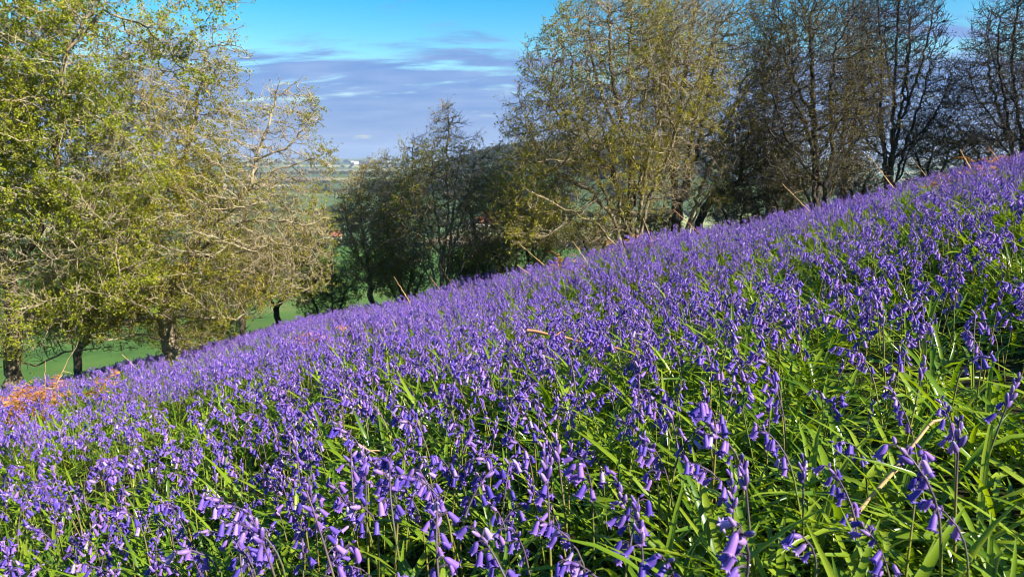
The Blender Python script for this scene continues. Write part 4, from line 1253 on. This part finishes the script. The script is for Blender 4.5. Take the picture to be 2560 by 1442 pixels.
def hedge(p0, p1, h, w, seed, label):
    r = np.random.default_rng(seed)
    p0, p1 = np.array(p0, float), np.array(p1, float)
    L_ = np.linalg.norm(p1 - p0); k = int(min(5200, L_ * 9))
    f = r.random(k); hh = h * (0.7 + 0.5 * vnoise(f * L_, f * 0, 7.0, seed))
    t = r.random(k) ** .7
    xy = p0 + (p1 - p0) * f[:, None]
    nrm = np.array([-(p1 - p0)[1], (p1 - p0)[0]]) / L_
    xy = xy + nrm * (r.normal(0, .35, k) * w)[:, None] + nrm * (np.sin(f * L_ / 35) * 3)[:, None]
    z = terrain(xy[:, 0], xy[:, 1]) + hh * t
    cen = np.column_stack([xy, z]); base = np.array([p0[0], p0[1], T(*p0)])
    n = r.normal(size=(k, 3)) + np.array([0, -.3, .6]); n /= np.linalg.norm(n, axis=1, keepdims=True)
    u, v = frame(n); s = r.uniform(.35, .8, (k, 1)) * (h / 2.5)
    V = np.stack([cen - u * s - v * s * .6, cen + u * s * .8 - v * s, cen + u * s + v * s * .7, cen - u * s * .7 + v * s], 1).reshape(-1, 3) - base
    o = link('hedge', mesh_np('hedge', V, np.arange(4 * k).reshape(-1, 4), [M['far_leaf']], smooth=False), None, tuple(base))
    tag(o, label, 'hedge')


def box_mesh(name, boxes, mat):
    V, F = [], []
    for x0, x1, y0, y1, z0, z1 in boxes:
        b = len(V)
        V += [(x0, y0, z0), (x1, y0, z0), (x1, y1, z0), (x0, y1, z0), (x0, y0, z1), (x1, y0, z1), (x1, y1, z1), (x0, y1, z1)]
        F += [[b, b + 3, b + 2, b + 1], [b + 4, b + 5, b + 6, b + 7], [b, b + 1, b + 5, b + 4], [b + 1, b + 2, b + 6, b + 5], [b + 2, b + 3, b + 7, b + 6], [b + 3, b, b + 4, b + 7]]
    return mesh_np(name, V, F, [mat], smooth=False)


def house(name, label, x, y, w, d, h, rh, wall_m, roof_m, rz):
    root = empty(name, (x, y, T(x, y) - .3), rz); tag(root, label, 'house')
    # walls with gables
    V = [(-w / 2, -d / 2, 0), (w / 2, -d / 2, 0), (w / 2, d / 2, 0), (-w / 2, d / 2, 0), (-w / 2, -d / 2, h), (w / 2, -d / 2, h), (w / 2, d / 2, h), (-w / 2, d / 2, h), (-w / 2, 0, h + rh), (w / 2, 0, h + rh)]
    me = bpy.data.meshes.new('wall')
    me.from_pydata(V, [], [(0, 1, 5, 4), (2, 3, 7, 6), (1, 2, 6, 9, 5), (3, 0, 4, 8, 7)]); me.materials.append(wall_m)
    link('wall', me, root)
    e, t = .5, .25
    me = bpy.data.meshes.new('roof')
    z = lambda yy: h + rh * (1 - abs(yy) / (d / 2))
    R = []
    for s in (-1, 1):
        yo = s * (d / 2 + e)
        R.append([(-w / 2 - e, yo, z(yo) + .03), (w / 2 + e, yo, z(yo) + .03), (w / 2 + e, 0, h + rh + .03), (-w / 2 - e, 0, h + rh + .03)])
    V, F = [], []
    for q in R:
        b = len(V); V += q + [(a, c, dd + t) for a, c, dd in q]
        F += [(b, b + 1, b + 2, b + 3), (b + 4, b + 5, b + 6, b + 7), (b, b + 1, b + 5, b + 4), (b + 1, b + 2, b + 6, b + 5), (b, b + 3, b + 7, b + 4)]
    me.from_pydata(V, [], F); me.materials.append(roof_m)
    rf = link('roof', me, root)
    link('chimney', box_mesh('chimney', [(w * .32, w * .32 + .9, -.45, .45, h + rh - .8, h + rh + 1.5)], M['brick']), rf)
    for wx in (-w * .3, 0.0, w * .3):
        link('window', box_mesh('window', [(wx - .55, wx + .55, -d / 2 - .06, -d / 2 + .02, h * .45, h * .8)], M['glass']), root)
    link('door', box_mesh('door', [(-w * .16 - .5, -w * .16 + .5, -d / 2 - .05, -d / 2 + .02, 0, 2.3)], M['door']), root)


def build_valley():
    M['white'] = plain('white_render', (0.82, 0.80, 0.76), .8, .06, .5)
    M['cream'] = plain('cream_render', (0.60, 0.52, 0.42), .8, .1, .5)
    M['tile'] = plain('red_tile', (0.44, 0.17, 0.11), .8, .2, 1.5)
    M['slate'] = plain('grey_slate', (0.16, 0.15, 0.16), .6, .2, 1.5)
    M['brick'] = plain('brick', (0.35, 0.16, 0.11), .9, .2, 3)
    M['glass'] = plain('dark_window', (0.03, 0.035, 0.04), .15, .1, 1)
    M['door'] = plain('painted_door', (0.10, 0.07, 0.05), .5, .1, 1)
    def spot(px, py, d):
        a, b = ray(px, py); return a * d, d
    x, y = spot(1212, 575, 505); house('house', 'house with an orange-red tiled roof seen through the trees', x, y, 11, 7, 4.2, 3.4, M['cream'], M['tile'], .35)
    x, y = spot(1178, 580, 492); house('house', 'small white house with a grey roof next to the red-roofed one', x, y, 9, 6, 4.0, 2.6, M['white'], M['slate'], -.3)
    x, y = spot(1238, 555, 560); house('house', 'second red-roofed house, partly hidden behind the first', x, y, 13, 7, 4.2, 3.2, M['cream'], M['tile'], -.25)
    x, y = spot(842, 600, 430); house('house', 'lone red-roofed cottage at the edge of the golden crown', x, y, 5.5, 4.5, 2.6, 2.0, M['cream'], M['tile'], .2)
    x, y = spot(888, 408, 3050); house('farmhouse', 'long white farmhouse far off below the distant hills', x, y, 28, 12, 7, 5, M['white'], M['white'], .08)
    x, y = spot(823, 417, 2700); house('farmhouse', 'tiny white farm building far off among hedges', x, y, 13, 9, 7, 4, M['white'], M['white'], -.1)
    # hedges
    H = [((-420, 405), (260, 398), 2.8, 'dark hedge closing the near green pasture'),
         ((-330, 640), (120, 600), 3.5, 'hedge beyond the red-roofed houses'),
         ((-500, 1010), (40, 985), 4.5, 'broad dark hedge across the pale valley fields'),
         ((-620, 1330), (-20, 1290), 5.0, 'thin distant hedge line over the pale fields'),
         ((-800, 1800), (0, 1760), 7.0, 'far belt of trees below the white farmhouse'),
         ((-160, 410), (-110, 600), 2.8, 'hedge running away from the near pasture'),
         ((330, 420), (420, 800), 3.0, 'hedge running away behind the right-hand trees'),
         ((180, 520), (700, 560), 3.2, 'hedge crossing the valley behind the dark round tree')]
    for q, (a, b, h, lab) in enumerate(H): hedge(a, b, h, h * .8, 200 + q, lab)
    # single trees in the valley
    kinds = [far_tree_mesh(90 + q, h, w) for q, (h, w) in enumerate(((11, 10), (9, 9), (13, 9), (8, 10)))]
    looks = ['broad round-headed tree', 'small round tree', 'tall oval tree', 'low wide tree']
    r = np.random.default_rng(8)
    spots = []
    def plc(k, x, y, s, lab, grp):
        root = empty('valley_tree', (x, y, T(x, y)), float(r.uniform(0, 6.28))); root.scale = (s, s, s * float(r.uniform(.9, 1.1)))
        tag(root, lab, 'tree', grp)
        link('trunk', kinds[k][0], root); link('crown', kinds[k][1], root)
    zones = [((-150, -40), (400, 600), 13, 'by the red-roofed houses in the valley'), ((-330, -170), (400, 700), 9, 'along the pasture hedge below the pale shrub'),
             ((-10, 180), (380, 640), 16, 'in the valley behind the dome tree'), ((180, 420), (380, 800), 14, 'in the valley behind the dark right-hand trees'),
             ((-420, 0), (700, 1300), 18, 'among the pale fields far down the valley')]
    for (xa, xb), (ya, yb), n, where in zones:
        for q in range(n):
            k = int(r.integers(4)); x, y = float(r.uniform(xa, xb)), float(r.uniform(ya, yb))
            plc(k, x, y, float(r.uniform(.75, 1.25)), 'distant %s %s' % (looks[k], where), 'distant trees in the valley')
    # wooded hill: nobody could count it
    n = 2600
    x = r.normal(120, 150, n); y = r.normal(930, 120, n)
    ok = np.hypot(x - 120, y - 950) < 290
    x, y = x[ok], y[ok]
    forms = [bpy.data.meshes[m.name] for _, m in kinds]
    forms2 = []
    for me in forms:
        m2 = me.copy(); m2.materials.clear(); m2.materials.append(M['far_wood']); forms2.append(m2)
    col = hidden_collection('wood_tree', forms2)
    m = len(x)
    scatter('wood', col, np.stack([x, y, terrain(x, y) - 1], 1), np.stack([np.zeros(m), np.zeros(m), r.uniform(0, 6.28, m)], 1), r.uniform(.7, 1.15, m), r.integers(0, 4, m), label='dense brown-grey wood covering the rounded hill across the valley')
    # low far wood on the horizon hills
    n = 2500
    x = r.uniform(-2600, 1800, n); y = r.uniform(2300, 4600, n)
    ok = vnoise(x + 9000, y, 260, 5) > 0.56
    x, y = x[ok], y[ok]; m = len(x)
    scatter('far_woods', col, np.stack([x, y, terrain(x, y) - 1], 1), np.stack([np.zeros(m), np.zeros(m), r.uniform(0, 6.28, m)], 1), r.uniform(1.0, 1.9, m), r.integers(0, 4, m), label='dark strips of woodland on the far blue hills')


# ------------------------------------------------------------------ sky, sun, air
SUN_AZ = math.radians(120)     # clockwise from the view direction: from the right, somewhat behind
SUN_EL = math.radians(33)


def build_light():
    w = bpy.data.worlds.new('World'); scn.world = w; w.use_nodes = True
    nt = w.node_tree; N, L = nt.nodes, nt.links; N.clear()
    sky = N.new('ShaderNodeTexSky'); sky.sky_type = 'NISHITA'; sky.sun_disc = False
    sky.sun_elevation = SUN_EL; sky.sun_rotation = SUN_AZ
    sky.air_density = 1.0; sky.dust_density = 0.4; sky.ozone_density = 1.5
    hs = N.new('ShaderNodeHueSaturation'); hs.inputs['Saturation'].default_value = 1.75; hs.inputs['Hue'].default_value = 0.492; hs.inputs['Value'].default_value = 1.0
    L.new(sky.outputs[0], hs.inputs['Color'])
    bg = N.new('ShaderNodeBackground'); bg.inputs['Strength'].default_value = 0.060; L.new(hs.outputs[0], bg.inputs['Color'])
    # broken cloud sheet, projected on a flat layer high above
    tc = N.new('ShaderNodeTexCoord'); sx = N.new('ShaderNodeSeparateXYZ'); L.new(tc.outputs['Generated'], sx.inputs[0])
    def math_(op, a, b=None, c=None):
        m = N.new('ShaderNodeMath'); m.operation = op
        for i, q in enumerate((a, b, c)):
            if q is None: continue
            if isinstance(q, (int, float)): m.inputs[i].default_value = q
            else: L.new(q, m.inputs[i])
        return m.outputs[0]
    z = math_('MAXIMUM', sx.outputs['Z'], 0.0)
    den = math_('ADD', z, 0.22)
    u = math_('DIVIDE', sx.outputs['X'], den); v = math_('DIVIDE', sx.outputs['Y'], den)
    cb = N.new('ShaderNodeCombineXYZ'); L.new(u, cb.inputs[0]); L.new(v, cb.inputs[1])
    nz = N.new('ShaderNodeTexNoise'); nz.inputs['Scale'].default_value = 2.3; nz.inputs['Detail'].default_value = 8; nz.inputs['Roughness'].default_value = 0.56
    mp = N.new('ShaderNodeMapping'); mp.inputs['Location'].default_value = (5.2, 0.4, 0); mp.inputs['Scale'].default_value = (0.9, 2.3, 1.0); nz.inputs['Distortion'].default_value = 0.35; L.new(cb.outputs[0], mp.inputs['Vector']); L.new(mp.outputs[0], nz.inputs['Vector'])
    # more cloud low down
    low = N.new('ShaderNodeMapRange'); low.inputs['From Min'].default_value = 0.05; low.inputs['From Max'].default_value = 0.185; low.inputs['To Min'].default_value = 0.30; low.inputs['To Max'].default_value = -0.13
    L.new(z, low.inputs['Value'])
    cov = math_('ADD', nz.outputs['Fac'], low.outputs[0])
    cm = N.new('ShaderNodeMapRange'); cm.interpolation_type = 'SMOOTHSTEP'; cm.inputs['From Min'].default_value = 0.49; cm.inputs['From Max'].default_value = 0.68; cm.inputs['To Max'].default_value = 0.92
    L.new(cov, cm.inputs['Value'])
    n2 = N.new('ShaderNodeTexNoise'); n2.inputs['Scale'].default_value = 3.4; n2.inputs['Detail'].default_value = 5; L.new(mp.outputs[0], n2.inputs['Vector'])
    cr = ramp(N, [(0.30, (0.17, 0.33, 0.76)), (0.50, (0.24, 0.39, 0.80)), (0.72, (0.33, 0.47, 0.86))]); L.new(n2.outputs['Fac'], cr.inputs['Fac'])
    b2 = N.new('ShaderNodeBackground'); b2.inputs['Strength'].default_value = 0.315; L.new(cr.outputs[0], b2.inputs['Color'])
    mx = N.new('ShaderNodeMixShader'); L.new(cm.outputs[0], mx.inputs['Fac']); L.new(bg.outputs[0], mx.inputs[1]); L.new(b2.outputs[0], mx.inputs[2])
    out = N.new('ShaderNodeOutputWorld'); L.new(mx.outputs[0], out.inputs['Surface'])

    sd = bpy.data.lights.new('sun', 'SUN'); sd.energy = 5.0; sd.angle = math.radians(0.5); sd.color = (1.0, 0.94, 0.84)
    so = bpy.data.objects.new('sun', sd); C.objects.link(so)
    d = Vector((math.sin(SUN_AZ) * math.cos(SUN_EL), math.cos(SUN_AZ) * math.cos(SUN_EL), math.sin(SUN_EL)))
    so.rotation_euler = d.to_track_quat('Z', 'Y').to_euler()
    so.location = (30, -10, 40)

    # the air: one box of even haze round everything
    m, nt, N, L = new_mat('haze')
    pv = N.new('ShaderNodeVolumePrincipled'); pv.inputs['Color'].default_value = (0.62, 0.78, 1.0, 1); pv.inputs['Density'].default_value = 0.00015; pv.inputs['Anisotropy'].default_value = 0.2
    out = N.new('ShaderNodeOutputMaterial'); L.new(pv.outputs[0], out.inputs['Volume'])
    o = link('haze', box_mesh('haze', [(-6100, 6100, -6100, 6100, -90, 60)], m)); tag(o, 'thin blue haze over the far valley', None, None, 'stuff')


build_light()
build_bluebells()
build_leaves()
build_trees()
build_stalks()
build_bracken()
build_valley()

# ------------------------------------------------------------------ render settings
scn.view_settings.view_transform = 'Standard'
scn.view_settings.look = 'None'
scn.view_settings.exposure = 1.58
scn.view_settings.gamma = 1.0
scn.view_settings.use_curve_mapping = False
cy = scn.cycles
cy.max_bounces = 6; cy.diffuse_bounces = 3; cy.glossy_bounces = 2; cy.transmission_bounces = 3; cy.transparent_max_bounces = 4; cy.volume_bounces = 0
cy.caustics_reflective = False; cy.caustics_refractive = False
cy.use_denoising = True
cy.filter_width = 1.05
